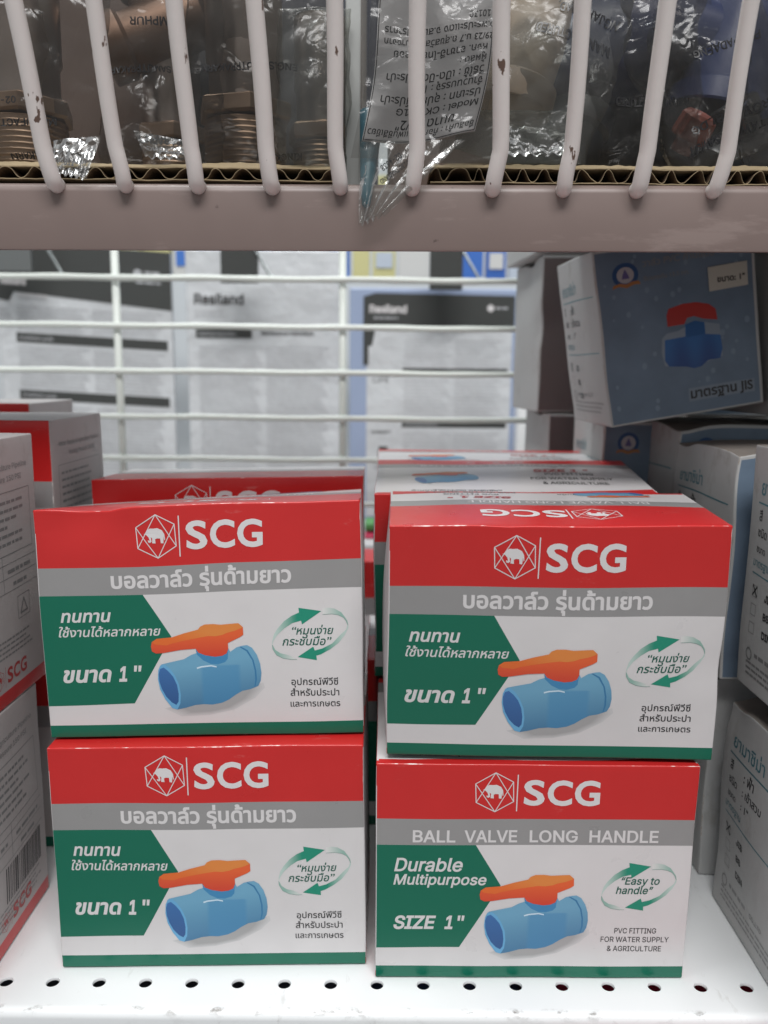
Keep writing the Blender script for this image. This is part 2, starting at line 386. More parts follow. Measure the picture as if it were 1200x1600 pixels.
def valve_art(scale=(1, 1), off=(66, 30), detail=True):
    a = Art(); T = lambda P: [(off[0]+(x-66)*scale[0], off[1]+(y-30)*scale[1]) for x, y in P]
    iv = lambda x, y: ((x-off[0])/scale[0]+66, (y-off[1])/scale[1]+30)
    cell = 1.6*min(1, abs(scale[0])) if detail else 6
    if detail:
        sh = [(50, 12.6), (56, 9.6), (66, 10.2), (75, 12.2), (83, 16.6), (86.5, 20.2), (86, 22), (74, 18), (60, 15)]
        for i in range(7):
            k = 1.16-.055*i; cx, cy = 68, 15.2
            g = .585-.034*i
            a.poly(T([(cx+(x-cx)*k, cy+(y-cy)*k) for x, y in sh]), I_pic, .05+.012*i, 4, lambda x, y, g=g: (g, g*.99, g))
    def body(x, y):
        x, y = iv(x, y); ax = 31.5+(x-66)*.10 if x > 60 else 30+(x-60)*.12
        t = (y-(20.5+(x-50)*.16))/9.5
        c = lerp((.065, .20, .36), (.16, .38, .55), .5+.55*t)
        if 62.7 < x < 79.5 and y < 31: c = lerp(c, (.06, .25, .47), .55)
        return c
    a.poly(T(BODY), I_pic, .15, cell, body)
    if detail:
        a.poly(T(STEM), I_pic, .16, cell, lambda x, y: (.055, .24, .46))
        a.poly(T(CAP), I_pic, .165, cell, lambda x, y: (.04, .19, .38))
        a.poly(T(RIM), I_pic, .165, cell, lambda x, y: (.14, .40, .66))
    a.poly(T(HOLE), I_pic, .18, cell, lambda x, y: lerp((.03, .10, .28), (.05, .16, .40), (iv(x, y)[1]-14)/16))
    if detail: a.poly(T(HL), I_pic, .18, cell, lambda x, y: (.6, .75, .85))
    a.poly(T(H_ALL), I_pic, .19, cell, lambda x, y: lerp((.62, .055, .03), (.75, .12, .035), (iv(x, y)[1]-34.5)/9))
    a.poly(T(H_TOP), I_pic, .21, cell, lambda x, y: lerp((.74, .15, .03), (.72, .24, .055), (iv(x, y)[0]-44)/20 + (iv(x, y)[1]-46)*.1))
    return a
ARR1 = [(113.23, 52.47), (104.17, 54.04), (104.37, 52.09), (101.38, 50.8), (98.28, 48.61), (95.54, 45.52), (94.06, 43.16), (93.32, 40.26), (93.29, 38.63), (93.89, 40.63), (95.69, 43.19), (98.47, 45.75), (101.59, 47.77), (105.09, 48.72), (105.43, 47.12)]
PALE1 = [(113.62, 53.65), (116.02, 53.86), (118.62, 53.37), (121.31, 51.82), (122.57, 50.07), (123.67, 48.32), (124.1, 46.55), (123.81, 46.54), (123.19, 48.31), (122.12, 49.71), (120.11, 50.74), (117.5, 51.23), (113.81, 51.1)]
ARR2 = [(103.46, 33.58), (109.76, 37.87), (110.36, 36.26), (113.4, 37.04), (117.46, 39.1), (120.75, 42.57), (123.15, 44.75), (123.98, 47.26), (124.06, 45.48), (122.68, 42.6), (120.03, 39.33), (116.66, 36.75), (112.92, 34.69), (111.01, 34.1), (111.14, 32.22)]
PALE2 = [(93.18, 38.81), (93.46, 37.0), (94.93, 34.49), (97.65, 33.1), (100.97, 32.55), (103.1, 32.6), (100.88, 33.89), (99.2, 34.58), (96.53, 35.25), (94.47, 36.66), (93.41, 38.81)]
def arrow_art():
    a = Art(); G = (.015, .26, .17); Pl = (.50, .62, .58); WHT = (.70, .70, .69)
    a.poly(ARR1, I_pic, .08, 1.5, lambda x, y: lerp(Pl, G, (x-95)/8))
    a.poly(PALE1, I_pic, .08, 1.5, lambda x, y: lerp(WHT, (.28, .46, .40), (x-114)/7))
    a.poly(ARR2, I_pic, .08, 1.5, lambda x, y: lerp(Pl, G, (122-x)/8))
    a.poly(PALE2, I_pic, .08, 1.5, lambda x, y: lerp(WHT, (.28, .46, .40), (103-x)/7))
    thin = ink('thin_grey_green_ink', (.20, .33, .29)) if 'thin_grey_green_ink' not in bpy.data.materials else bpy.data.materials['thin_grey_green_ink']
    a.line([(113.8, 51.1), (117.5, 51.23), (120.11, 50.74), (122.12, 49.71), (123.19, 48.31), (123.9, 46.5)], .16, thin, .10)
    a.line([(93.29, 38.63), (93.46, 37.0), (94.93, 34.49), (97.65, 33.1), (100.97, 32.55), (103.1, 32.6)], .16, thin, .10)
    return a
def front_letters(thai=True):
    a = Art()
    if thai:
        a.text('บอลวาล์ว รุ่นด้ามยาว', 28.8, 101.6, 64.9, I_white, font=None, bold=.030)
        a.text('ทนทาน', 8, 28, 50.7, I_white, bold=.026, shear=.22)
        a.text('ใช้งานได้หลากหลาย', 6.8, 47.2, 44.3, I_white, bold=.014, shear=.22)
        a.text('ขนาด', 7.1, 26.5, 24.6, I_white, bold=.034, shear=.22)
        a.text('1', 29.3, 32.6, 24.6, I_white, h=6.4, font=INTER, bold=.03, shear=.2)
        a.text('"', 35.5, 38.7, 24.6, I_white, h=6.6, font=INTER, bold=.008, shear=.1)
        a.text('“หมุนง่าย', 101.4, 118, 43, I_dgreen, bold=.012, shear=.22)
        a.text('กระชับมือ”', 97.4, 117.2, 38.5, I_dgreen, bold=.012, shear=.22)
        a.text('อุปกรณ์พีวีซี', 100.6, 119.7, 21.8, I_black, bold=.010)
        a.text('สำหรับประปา', 100.1, 120.1, 17.2, I_black, bold=.010)
        a.text('และการเกษตร', 99.9, 120.4, 12.5, I_black, bold=.010)
    else:
        for wd, x0, x1 in (('BALL', 15.1, 32.6), ('VALVE', 36.2, 57.6), ('LONG', 62.6, 82.2), ('HANDLE', 87.0, 115.5)):
            a.text(wd, x0, x1, 63.3, I_white, h=5.3, font=INTER, bold=.018)
        a.text('Durable', 7.6, 35.9, 50.1, I_white, h=6.0, font=INTER, bold=.016, shear=.2)
        a.text('Multipurpose', 7.3, 45.6, 43.9, I_white, h=4.9, font=INTER, bold=.016, shear=.2)
        a.text('SIZE', 7.5, 25.3, 23.4, I_white, h=6.1, font=INTER, bold=.026, shear=.2)
        a.text('1', 28.7, 32.1, 23.4, I_white, h=6.1, font=INTER, bold=.026, shear=.2)
        a.text('"', 34.1, 37.0, 23.4, I_white, h=6.2, font=INTER, bold=.008, shear=.1)
        a.text('“Easy to', 101.2, 117.2, 44.3, I_dgreen, h=3.3, font=INTER, bold=.012, shear=.2)
        a.text('handle”', 99.2, 114.8, 40.0, I_dgreen, h=3.3, font=INTER, bold=.012, shear=.2)
        a.text('PVC FITTING', 99.8, 117.3, 21.4, I_black, h=2.5, font=INTER, bold=.006)
        a.text('FOR WATER SUPPLY', 94.3, 122.9, 17.2, I_black, h=2.5, font=INTER, bold=.006)
        a.text('& AGRICULTURE', 97.2, 120.0, 12.8, I_black, h=2.5, font=INTER, bold=.006)
    return a
def red_carton(name, label, C, dims=(130, 83, 97.6), thai=True, group='red, grey and green valve cartons facing front', top='near', seed=0, rad=.6, bulge=(.7, .6, .8), rough=.5, dents=(), art=True, topart=True, endart=False):
    """top: 'near' = red band of the lid beside the front edge (print upside down from the front), 'far' = turned round"""
    W, D, H = dims; k = H/97.6
    zc = [5.6*k, 61.9*k, 73.5*k]; rb = D*(.50 if top == 'near' else .17); gb = D*(.66 if top == 'near' else .29)
    yc = [rb, gb] if top == 'near' else [D-rb, D-gb, 2.6]
    def mf(face, a, b):
        if face == 'front' and a < rad*.6 and zc[0] < b < H*.9: return 2
        if face in ('front', 'back'):
            return 3 if b < zc[0] else 2 if b < zc[1] else 1 if b < zc[2] else 0
        if face == 'top':
            if top == 'near': return 0 if b < rb else 1 if b < gb else 2
            return 0 if (b > D-rb or b < 2.6) else 1 if b > D-gb else 2
        if face == 'bottom': return 3
        return 0 if (b < 3 or b > H-1.2) else 2
    c = Carton(name, label, 'carton', C, dims, mf, [M_red, M_grey, M_white, M_green], group, rad, bulge, seed, rough, ((), yc, zc+[3, H-1.2]), 5, dents)
    if art:
        f = c.surf('front'); g = Art()
        g.poly([(.35, 14.3), (35, 14.6), (51.4, 43.6), (41, 61.9), (.35, 61.9)], I_green, .04, 3); g.build('green_panel', f, c.t)
        logo_art(47.8, 85.4, .0518).build('logo', f, c.t)
        front_letters(thai).build('lettering', f, c.t)
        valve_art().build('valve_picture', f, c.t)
        arrow_art().build('arrow_emblem', f, c.t)
    if topart:
        t = c.surf('top'); rot = (W, D) if top == 'near' else None
        yb = (lambda v: v)  # lid artwork in its own reading direction: red band on top
        fk = rb/(D*.5); sk = (D-gb)/(D*.34)*.8 if top != 'near' else 1
        a = Art(); a.text('BALL VALVE LONG HANDLE', 22, 98, D-gb+2.6, I_white, h=6.2, font=INTER, bold=.012)
        a.text('SIZE 1 "', 78, 106, D-gb-10.5*sk, I_red, h=6*min(sk, 1.4), font=INTER, bold=.03, shear=.15)
        for i, (s_, x0, x1) in enumerate((('PVC FITTING', 83, 107), ('FOR WATER SUPPLY', 75, 115), ('& AGRICULTURE', 80, 111))):
            a.text(s_, x0, x1, D-gb-(19-(3 if sk > 1 else 0)+7.5*i)*sk, I_black, h=3.6*sk, font=INTER, bold=.012)
        a.text('ด้ามยาว หมุนง่าย กระชับมือ', 17, 57, 7.4, I_black, bold=.012)
        a.poly([(1, 1), (129, 1), (129, 10), (112, 6.4), (90, 4.2), (60, 3.6), (30, 4.6), (12, 3.6), (1, 3.8)], I_red_print, .05, 4)
        a.build('lid_lettering', t, c.t, rot)
        logo_art(48, D-rb*.55, .062*fk, letters=(60, 60+34*max(.5, fk), D-rb*.55-7*fk, D-rb*.55+7*fk), bar=(59, D-rb*.55-9*fk, D-rb*.55+9*fk)).build('lid_logo', t, c.t, rot)
        valve_art((.72, .5*sk), (34, D-gb-20*sk), False).build('lid_picture', t, c.t, rot)
    return c
I_red_print = ink('carton_red_ink', (.56, .022, .022))

# ------------------------------------------------------------------ the four cartons in front
D1 = .083
BR = [(-.0018, .3111, .0005), (.1277, .3122, .0005), (-.0021, .3111, .0964), (.1285, .3122, .0961)]
red_carton('valve_carton', 'red, white and green carton with English wording BALL VALVE LONG HANDLE, standing on the shelf', corners(*BR, .105, .0004), thai=False, seed=1, top='far', bulge=(.4, .5, .25), dims=(130, 105, 97.6))
TR = [(.0020, .3140, .0988), (.1333, .3135, .0979), (.0019, .2990, .1958), (.1294, .3020, .1963)]
cc = [Vector(q) for q in TR]+[Vector((.001, .397, .0992)), Vector((.1335, .396, .0985)), Vector((.0030, .378, .1972)), Vector((.1375, .378, .1975))]
red_carton('valve_carton', 'Thai worded carton with bulging lid, standing on the English worded carton', cc, seed=2, bulge=(.7, 2.2, .9), rough=.6, dents=((44, 2, 97, 6, 0, .3, -.5), (126, 0, 40, 9, -.6, .8, 0)))
TL = [(-.1373, .3235, .1022), (-.0077, .3305, .1032), (-.1387, .3220, .1963), (-.0096, .3320, .2003)]
TL[0] = (-.1373, .3235, .1000); TL[1] = (-.0077, .3305, .1006)
cc = [Vector(q) for q in TL]+[Vector((-.139, .405, .1015)), Vector((-.009, .412, .1015)), Vector((-.1420, .400, .1862)), Vector((-.0112, .405, .1945))]
red_carton('valve_carton', 'dented Thai worded carton on top of the left pile, its upper left edge creased', cc, seed=3, rough=.8, rad=.7, bulge=(.9, 1.0, .6),
           dents=((20, 0, 95, 9, 0, 1.6, -1.4), (36, 0, 88, 5, 0, 1.2, .2), (30, 2, 98, 5, 0, .6, -1.2), (9, 0, 90, 5, .4, .8, 0), (128, 10, 92, 8, -1.4, 0, -.8)))
BL = [(-.1346, .3150, .0005), (-.0058, .3187, .0005), (-.1365, .3165, .0990), (-.0075, .3205, .0998)]
red_carton('valve_carton', 'Thai worded carton under the dented one, standing on the shelf at the left', corners(*BL, D1, -.0005), seed=4, rough=.5, bulge=(.6, .6, .1), topart=False,
           dents=((72, 0, 97, 3, 0, .6, -.4),))
# cartons behind them
GB = 'red valve cartons standing behind the front ones'
c = [Vector(q) for q in [(-.150, .424, .098), (-.012, .424, .098), (-.1498, .420, .1955), (-.0105, .420, .1990), (-.150, .50, .098), (-.012, .50, .098), (-.152, .497, .192), (-.0117, .495, .1955)]]
red_carton('valve_carton', 'shaded carton behind the dented one, only its red upper edge showing', c, group=GB, seed=5, dims=(130, 76, 97.6), topart=False, bulge=(.5, .5, .3))
red_carton('valve_carton', 'carton hidden at floor level behind the left pile, glimpsed through the gap', boxc(-.1405, .412, .0005, .13, .083, .096), group=GB, seed=6, art=False, topart=False)
c = [Vector(q) for q in [(-.0040, .402, .0985), (.130, .402, .0985), (-.0046, .385, .1947), (.1290, .385, .1962), (-.004, .49, .0985), (.131, .49, .0985), (-.0035, .488, .2000), (.1400, .488, .2010)]]
red_carton('valve_carton', 'carton right behind the bulging one, lid print PVC FITTING FOR WATER SUPPLY facing us', c, group=GB, seed=7, top='far', dims=(130, 103, 97.6), bulge=(.3, .8, 1.2), rough=.8)
red_carton('valve_carton', 'farthest carton of the right pile, glossy lid catching the light', boxc(-.004, .498, .103, .142, .075, .0955), group=GB, seed=8, top='far', dims=(130, 75, 97.6), bulge=(.3, .8, .3))
red_carton('valve_carton', 'carton on the shelf behind the English worded one, glimpsed in the gap', boxc(-.0085, .43, .0005, .13, .083, .097), group=GB, seed=9, art=True, topart=False)
red_carton('valve_carton', 'rearmost carton on the shelf under the glossy lidded one', boxc(0.0, .52, .0005, .13, .083, .097), group=GB, seed=10, art=False, topart=False)

red_carton('valve_carton', 'low carton far back, its red and white face filling the dark gap between the piles', boxc(-.085, .60, .0005, .13, .083, .112), group=GB, seed=11, art=False, topart=False)
# ------------------------------------------------------------------ tall cartons at the left, end panels showing
GL = 'cartons at the left with white end panels showing'
def end_carton(label, x, y, z, H, D, variant, seed, W=.12, yaw=0):
    dims = (W*1000, D*1000, H*1000)
    Hm = H*1000
    def mf(face, a, b):
        if face == 'right': return 0 if b < 7 else 2
        if face in ('front', 'back'): return 3 if b < 6 else 2 if b < Hm*.64 else 1 if b < Hm*.75 else 0
        if face == 'top': return 2
        return 2
    c = Carton('valve_carton', label, 'carton', boxc(x-W, y, z, W, D, H, yaw), dims, mf, [M_red, M_grey, M_bend, M_green], GL, .7, (.5, 1.0, .5), seed, .5, ((), (), (6, 7, Hm*.64, Hm*.75)))
    s = c.surf('right'); Dm = D*1000; a = Art(); T = I_grey
    a.text('Water Supply & Agriculture Pipeline', 10, Dm-8, Hm-13.5, T, h=2.4, font=INTER, bold=.008)
    a.text('Working Pressure 150 PSI', 22, Dm-14, Hm-18.5, T, h=2.4, font=INTER, bold=.008)
    a.line([(8, Hm-23), (Dm-7, Hm-23), (Dm-7, Hm-50), (8, Hm-50)], .35, T, closed=True)
    for i in range(6): a.dashes(11, Dm-12-rnd.random()*22, Hm-28-i*3.6, 1.3, T, seed*20+i)
    a.line([(8, Hm-54), (Dm-5, Hm-54)], .3, T); a.line([(8, Hm-60), (Dm-5, Hm-60)], .3, T); a.line([(Dm*.55, Hm-50), (Dm*.55, Hm-66)], .3, T); a.line([(8, Hm-66), (Dm-5, Hm-66)], .3, T)
    a.dashes(14, Dm*.5, Hm-58.3, 1.6, T, seed+3); a.dashes(Dm*.6, Dm-9, Hm-58.3, 1.6, T, seed+4); a.dashes(16, 30, Hm-64.3, 1.6, T, seed+5); a.dashes(Dm*.65, Dm-14, Hm-64.3, 1.6, T, seed+6)
    if variant == 'bar':
        q = random.Random(5); x0 = Dm-44
        while x0 < Dm-7:
            wd = q.choice((.5, .5, .9, 1.3)); a.rect(x0, Hm-84.5, x0+wd, Hm-68, I_black, .08, 50); x0 += wd+q.choice((.5, .7, 1.0))
    else:
        a.line([(Dm-26, Hm-70), (Dm-14, Hm-70), (Dm-14, Hm-80), (Dm-26, Hm-80)], .35, T, closed=True)
        a.line([(Dm-23.5, Hm-78), (Dm-20, Hm-72), (Dm-16.5, Hm-78), (Dm-23.5, Hm-78)], .9, T)
    for i in range(4): a.dashes(12, Dm-8-rnd.random()*12, Hm-86.8-i*2.3, .9, T, seed*30+i)
    a.build('lettering', s, c.t)
    logo_art(37, 13.5, .026, I_red, letters=(44, 63, 10, 17), bar=(42.3, 8.8, 18.2)).build('logo', s, c.t)
    return c
M_bend = mat('pale_end_board', (.47, .44, .435), .45, bump=.1, bscale=120, var=.05, vscale=30, wear=(.8, .76, .72), wear_amt=.3)
end_carton('nearest lower carton at the left, barcode on its white end panel, on the shelf', -.1625, .288, .0005, .1055, .0825, 'bar', 21)
end_carton('nearest upper carton at the left, standing on the one with the barcode', -.1635, .300, .1065, .1155, .0830, 'mark', 22, yaw=-.02)
end_carton('second lower carton at the left, on the shelf behind the barcode one', -.164, .405, .0005, .1055, .0750, 'bar', 23)
end_carton('second upper carton at the left, its red front edge and end panel side by side', -.1635, .405, .1065, .1200, .0740, 'mark', 24)
end_carton('small grey topped carton far back at the left edge', -.222, .52, .1100, .1200, .0740, 'mark', 25)
end_carton('lowest far carton at the left edge, under the grey topped one', -.222, .52, .0005, .1090, .0740, 'mark', 26)

# ------------------------------------------------------------------ white and blue cartons at the right
GR = 'worn white and blue valve cartons at the right'
I_haze = ink('hazy_blue_ink', (.22, .27, .33)); I_drop = ink('droplet_ink', (.20, .27, .35))
def emblem(a, cx, cy, R, blue=None):
    circ = lambda q, n=28: [(cx+q*math.cos(i*2*math.pi/n), cy+q*math.sin(i*2*math.pi/n)) for i in range(n)]
    a.poly(circ(R), I_pic, .06, 4, lambda x, y: (.03, .08, .20)); a.poly(circ(R*.66), I_pic, .09, 4, lambda x, y: (.42, .40, .42))
    a.poly([(cx-R*.3, cy-R*.3), (cx+R*.3, cy-R*.3), (cx+R*.22, cy), (cx, cy+R*.5), (cx-R*.22, cy)], I_pic, .11, 4, lambda x, y: (.12, .10, .25))
    a.poly([(cx-R*1.1, cy-R*1.0), (cx-R*.6, cy-R*.85), (cx, cy-R*1.05), (cx+R*.6, cy-R*.85), (cx+R*1.1, cy-R*.9), (cx+R*1.0, cy-R*.6), (cx+R*.5, cy-R*.58), (cx, cy-R*.75), (cx-R*.5, cy-R*.6), (cx-R, cy-R*.7)], I_pic, .13, 4, lambda x, y: (.40, .17, .06))
def blue_carton(label, C, dims, seed, text=True, front=True, face=1, wear=1, side_text=1.0, dents=(), big=False):
    W, D, H = dims; FI = face
    def mf(face, a, b):
        if face in ('front', 'back'): return FI if 1.2 < a < W-2 and 1.2 < b < H-2 else 0
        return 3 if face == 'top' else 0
    c = Carton('valve_carton', label, 'carton', C, dims, mf, [M_bwhite, M_blue, M_taupe, M_shadetop], GR, .9, (.8, 1.2, 1.0), seed, 1.1, ((1.2, W-2), (), (1.2, H-2)), 5, dents)
    if text:
        a = Art(); s = c.surf('left')
        a.text('ยามาชิม่า', 10, 42, H-21, I_teal, bold=.012); a.rect(8, H-25.2, D-6, H-24.5, I_teal, .07)
        for i, (u, v) in enumerate((('สี', ': ฟ้า'), ('ชนิด', ': เข้าสวม'), ('ขนาด', ': 1"'))):
            y = H-32.5-i*7; a.text(u, 10, 10+(3.2 if i == 0 else 9), y, I_black, bold=.014); a.text(v, 25, 25+(10, 19, 8)[i], y, I_black, bold=.014, h=3.6 if i == 2 else None)
        a.text('มาตรฐาน', 8, 26, H-53, I_teal, bold=.008); a.rect(8, H-56.5, D-6, H-55.9, I_teal, .07)
        for i, t_ in enumerate(('JIS', 'BS', 'DIN')):
            y = H-66-i*8.5
            a.line([(10, y-.5), (15, y-.5), (15, y+4.5), (10, y+4.5)], .3, I_grey, closed=True)
            a.text(t_, 23, 23+(7, 5.5, 8)[i], y, I_black, h=3.4, font=INTER, bold=.03)
        a.line([(10.3, H-66), (14.7, H-61.5)], .9, I_black); a.line([(10.3, H-61.5), (14.7, H-66)], .9, I_black, .11)
        n = 14; a.line([(11.5+2.6*math.cos(i*6.283/n), 16.5+2.6*math.sin(i*6.283/n)) for i in range(n)], .8, I_grey, closed=True)
        a.text('CO.,LTD', 40, 52, 16.5, I_grey, h=2.2, font=INTER, bold=.02); a.dashes(17, 38, 16.5, 1.8, I_grey, seed)
        for i in range(3): a.dashes(9, D-9-4*i, 12-2.6*i, 1.1, I_grey, seed*9+i)
        a.build('lettering', s, c.t)
    if front:
        s = c.surf('front'); a = Art()
        k = W/80
        emblem(a, 15*k, H-(16 if big else 13), 7 if big else 6.5); a.build('round_emblem', s, c.t)
        if big:
            dq = random.Random(3); dr = Art()
            for k_ in range(46):
                x_, y_, r_ = dq.uniform(4, W-5), dq.uniform(4, H-6), dq.uniform(.5, 1.5)
                dr.poly([(x_+r_*math.cos(j*.785), y_+r_*1.3*math.sin(j*.785)) for j in range(8)], I_drop, .02, 20)
            dr.build('droplet_print', s, c.t)
            b = Art()
            b.poly([(33, 44), (36, 46.5), (42, 47), (47, 49), (53, 51), (58, 50), (66, 48), (66.5, 30), (60, 28.5), (52, 27), (46, 27), (40, 28), (34, 29), (32.5, 36)], I_pic, .05, 3, lambda x, y: (.24, .29, .35))
            b.poly([(34.5, 43), (46, 43.5), (46.5, 50), (57.5, 50), (57.5, 43.5), (66, 42), (66.5, 34), (65, 29), (58, 28.8), (54, 26), (50, 25.5), (46, 27), (36, 28.6), (34, 32)], I_pic, .08, 2, lambda x, y: lerp((.015, .06, .22), (.03, .13, .36), (y-26)/18+.3*math.sin(x*.4)))
            b.poly([(46.5, 43), (57.5, 43.5), (57.3, 50), (52, 51.5), (47, 50)], I_pic, .10, 2, lambda x, y: (.02, .10, .28))
            b.poly([(36.5, 50), (46, 50.3), (48, 53.5), (52, 54), (57, 52), (65, 50.5), (64.5, 56.5), (61, 59.5), (54, 61.3), (46, 61.3), (38, 59.5), (36.5, 56)], I_pic, .12, 3, lambda x, y: (.42, .035, .03))
            b.build('valve_picture', s, c.t)
            q = Art()
            q.text('วาล์ว PVC ก้านแดง', 26, 66, H-13, I_grey, bold=.02); q.text('รับแรงดัน 13.5 กก.', 26, 52, H-21, I_grey, bold=.02)
            q.build('top_lettering', s, c.t); q = Art(); q.rect(46, 7.6, W-5, 14.8, I_haze, .04); q.text('มาตรฐาน JIS', 47, W-6, 9.2, I_black, bold=.03); q.build('bottom_lettering', s, c.t)
            st = MB(); 
            st.add([s(62, H-32, .1), s(W-5, H-31, .1), s(W-5, H-18, .1), s(62, H-19, .1), s(62, H-32, .6), s(W-5, H-31, .6), s(W-5, H-18, .6), s(62, H-19, .6)],
                   [(4, 5, 6, 7), (0, 1, 5, 4), (1, 2, 6, 5), (2, 3, 7, 6), (3, 0, 4, 7)]); o = st.build('size_sticker', [M_sticker], c.t)
            z = Art(); z.text('ขนาด: 1"', 66.5, 81.5, H-27.5, I_black, bold=.03); z.build('size_lettering', lambda x, y, e: s(x, y, e+.62), o)
    return c
M_sticker = mat('sticker_paper', (.50, .48, .42), .6, var=.1)
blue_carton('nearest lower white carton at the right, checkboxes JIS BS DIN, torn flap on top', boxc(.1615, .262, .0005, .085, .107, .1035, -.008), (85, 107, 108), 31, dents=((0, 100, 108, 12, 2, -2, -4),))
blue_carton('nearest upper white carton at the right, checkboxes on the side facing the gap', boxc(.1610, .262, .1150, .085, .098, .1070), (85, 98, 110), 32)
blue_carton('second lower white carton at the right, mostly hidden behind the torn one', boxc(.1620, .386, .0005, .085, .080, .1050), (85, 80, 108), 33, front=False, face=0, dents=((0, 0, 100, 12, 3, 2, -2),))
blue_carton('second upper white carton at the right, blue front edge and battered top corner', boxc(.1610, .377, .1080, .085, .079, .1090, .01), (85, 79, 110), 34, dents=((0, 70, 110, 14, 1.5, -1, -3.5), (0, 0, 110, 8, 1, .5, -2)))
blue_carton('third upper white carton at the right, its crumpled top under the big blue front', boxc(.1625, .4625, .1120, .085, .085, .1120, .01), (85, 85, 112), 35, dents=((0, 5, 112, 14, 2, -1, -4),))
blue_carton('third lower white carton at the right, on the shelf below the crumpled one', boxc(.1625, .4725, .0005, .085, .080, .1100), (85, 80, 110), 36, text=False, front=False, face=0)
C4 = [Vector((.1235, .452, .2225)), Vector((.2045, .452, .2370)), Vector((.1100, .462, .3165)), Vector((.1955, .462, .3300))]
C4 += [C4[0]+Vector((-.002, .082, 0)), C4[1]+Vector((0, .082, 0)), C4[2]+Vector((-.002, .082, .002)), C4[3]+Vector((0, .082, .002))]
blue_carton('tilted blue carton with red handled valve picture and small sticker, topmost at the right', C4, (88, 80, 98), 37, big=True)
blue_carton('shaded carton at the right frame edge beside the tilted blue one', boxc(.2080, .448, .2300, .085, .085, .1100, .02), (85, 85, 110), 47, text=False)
for i_, (z_, l_) in enumerate(((.0005, 'bottom'), (.1125, 'middle'), (.2245, 'top'))):  # rear pile added to block the bright wall and keep the gap dark
    blue_carton('added white carton, %s one of the rear pile hiding the bright wall' % l_, boxc(.2060, .566, z_, .13, .085, .111), (130, 85, 110), 50+i_, text=False, front=False)
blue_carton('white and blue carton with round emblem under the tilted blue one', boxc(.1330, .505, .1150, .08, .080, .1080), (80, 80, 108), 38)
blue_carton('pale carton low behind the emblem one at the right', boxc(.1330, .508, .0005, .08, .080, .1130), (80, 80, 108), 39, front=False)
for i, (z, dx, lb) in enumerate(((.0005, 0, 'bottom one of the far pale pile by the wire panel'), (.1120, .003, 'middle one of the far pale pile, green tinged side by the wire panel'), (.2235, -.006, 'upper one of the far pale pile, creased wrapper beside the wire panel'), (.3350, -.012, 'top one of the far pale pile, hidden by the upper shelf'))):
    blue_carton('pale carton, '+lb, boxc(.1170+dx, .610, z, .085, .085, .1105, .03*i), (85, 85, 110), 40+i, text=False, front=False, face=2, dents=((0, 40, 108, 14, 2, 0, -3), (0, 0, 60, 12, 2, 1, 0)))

# ------------------------------------------------------------------ lower shelf with punched holes
M_shelf = mat('white_shelf_enamel', (.84, .86, .87), .32, bump=.06, bscale=40, var=.03, vscale=12)
def stain(m, rgb, sc, lo, hi, stretch=(1, 1, 1), band=None, amt=.6):
    nt = m.node_tree; N = nt.nodes; L = nt.links; B = N['Principled BSDF']; inp = B.inputs['Base Color']
    tc = N.new('ShaderNodeTexCoord'); mp = N.new('ShaderNodeMapping'); mp.inputs['Scale'].default_value = stretch; L.new(tc.outputs['Object'], mp.inputs[0])
    n = N.new('ShaderNodeTexNoise'); n.inputs['Scale'].default_value = sc; n.inputs['Detail'].default_value = 8; n.inputs['Roughness'].default_value = .65; L.new(mp.outputs[0], n.inputs[0])
    mr = N.new('ShaderNodeMapRange'); mr.inputs[1].default_value = lo; mr.inputs[2].default_value = hi; mr.inputs[4].default_value = amt; L.new(n.outputs[0], mr.inputs[0]); f = mr.outputs[0]
    if band:
        sx = N.new('ShaderNodeSeparateXYZ'); L.new(tc.outputs['Object'], sx.inputs[0])
        d = N.new('ShaderNodeMath'); d.operation = 'SUBTRACT'; d.inputs[1].default_value = band[0]; L.new(sx.outputs[1], d.inputs[0])
        ab = N.new('ShaderNodeMath'); ab.operation = 'ABSOLUTE'; L.new(d.outputs[0], ab.inputs[0])
        b2 = N.new('ShaderNodeMapRange'); b2.inputs[1].default_value = 0; b2.inputs[2].default_value = band[1]; b2.inputs[3].default_value = 1; b2.inputs[4].default_value = 0; L.new(ab.outputs[0], b2.inputs[0])
        mu = N.new('ShaderNodeMath'); mu.operation = 'MULTIPLY'; L.new(f, mu.inputs[0]); L.new(b2.outputs[0], mu.inputs[1]); f = mu.outputs[0]
    mx = N.new('ShaderNodeMix'); mx.data_type = 'RGBA'; mx.inputs[7].default_value = (*rgb, 1)
    if inp.links: L.new(inp.links[0].from_socket, mx.inputs[6])
    else: mx.inputs[6].default_value = inp.default_value
    L.new(f, mx.inputs[0]); L.new(mx.outputs[2], inp)
stain(M_shelf, (.16, .14, .12), 160, .55, .66, (.6, 1, 1), (.0030, .0022), .9)
stain(M_shelf, (.40, .38, .35), 60, .62, .70, (1, .3, 1), None, .5)
sh = thing('metal_shelf', 'white enamelled metal shelf with one row of round holes under the cartons', 'shelf', (0, .29, 0))
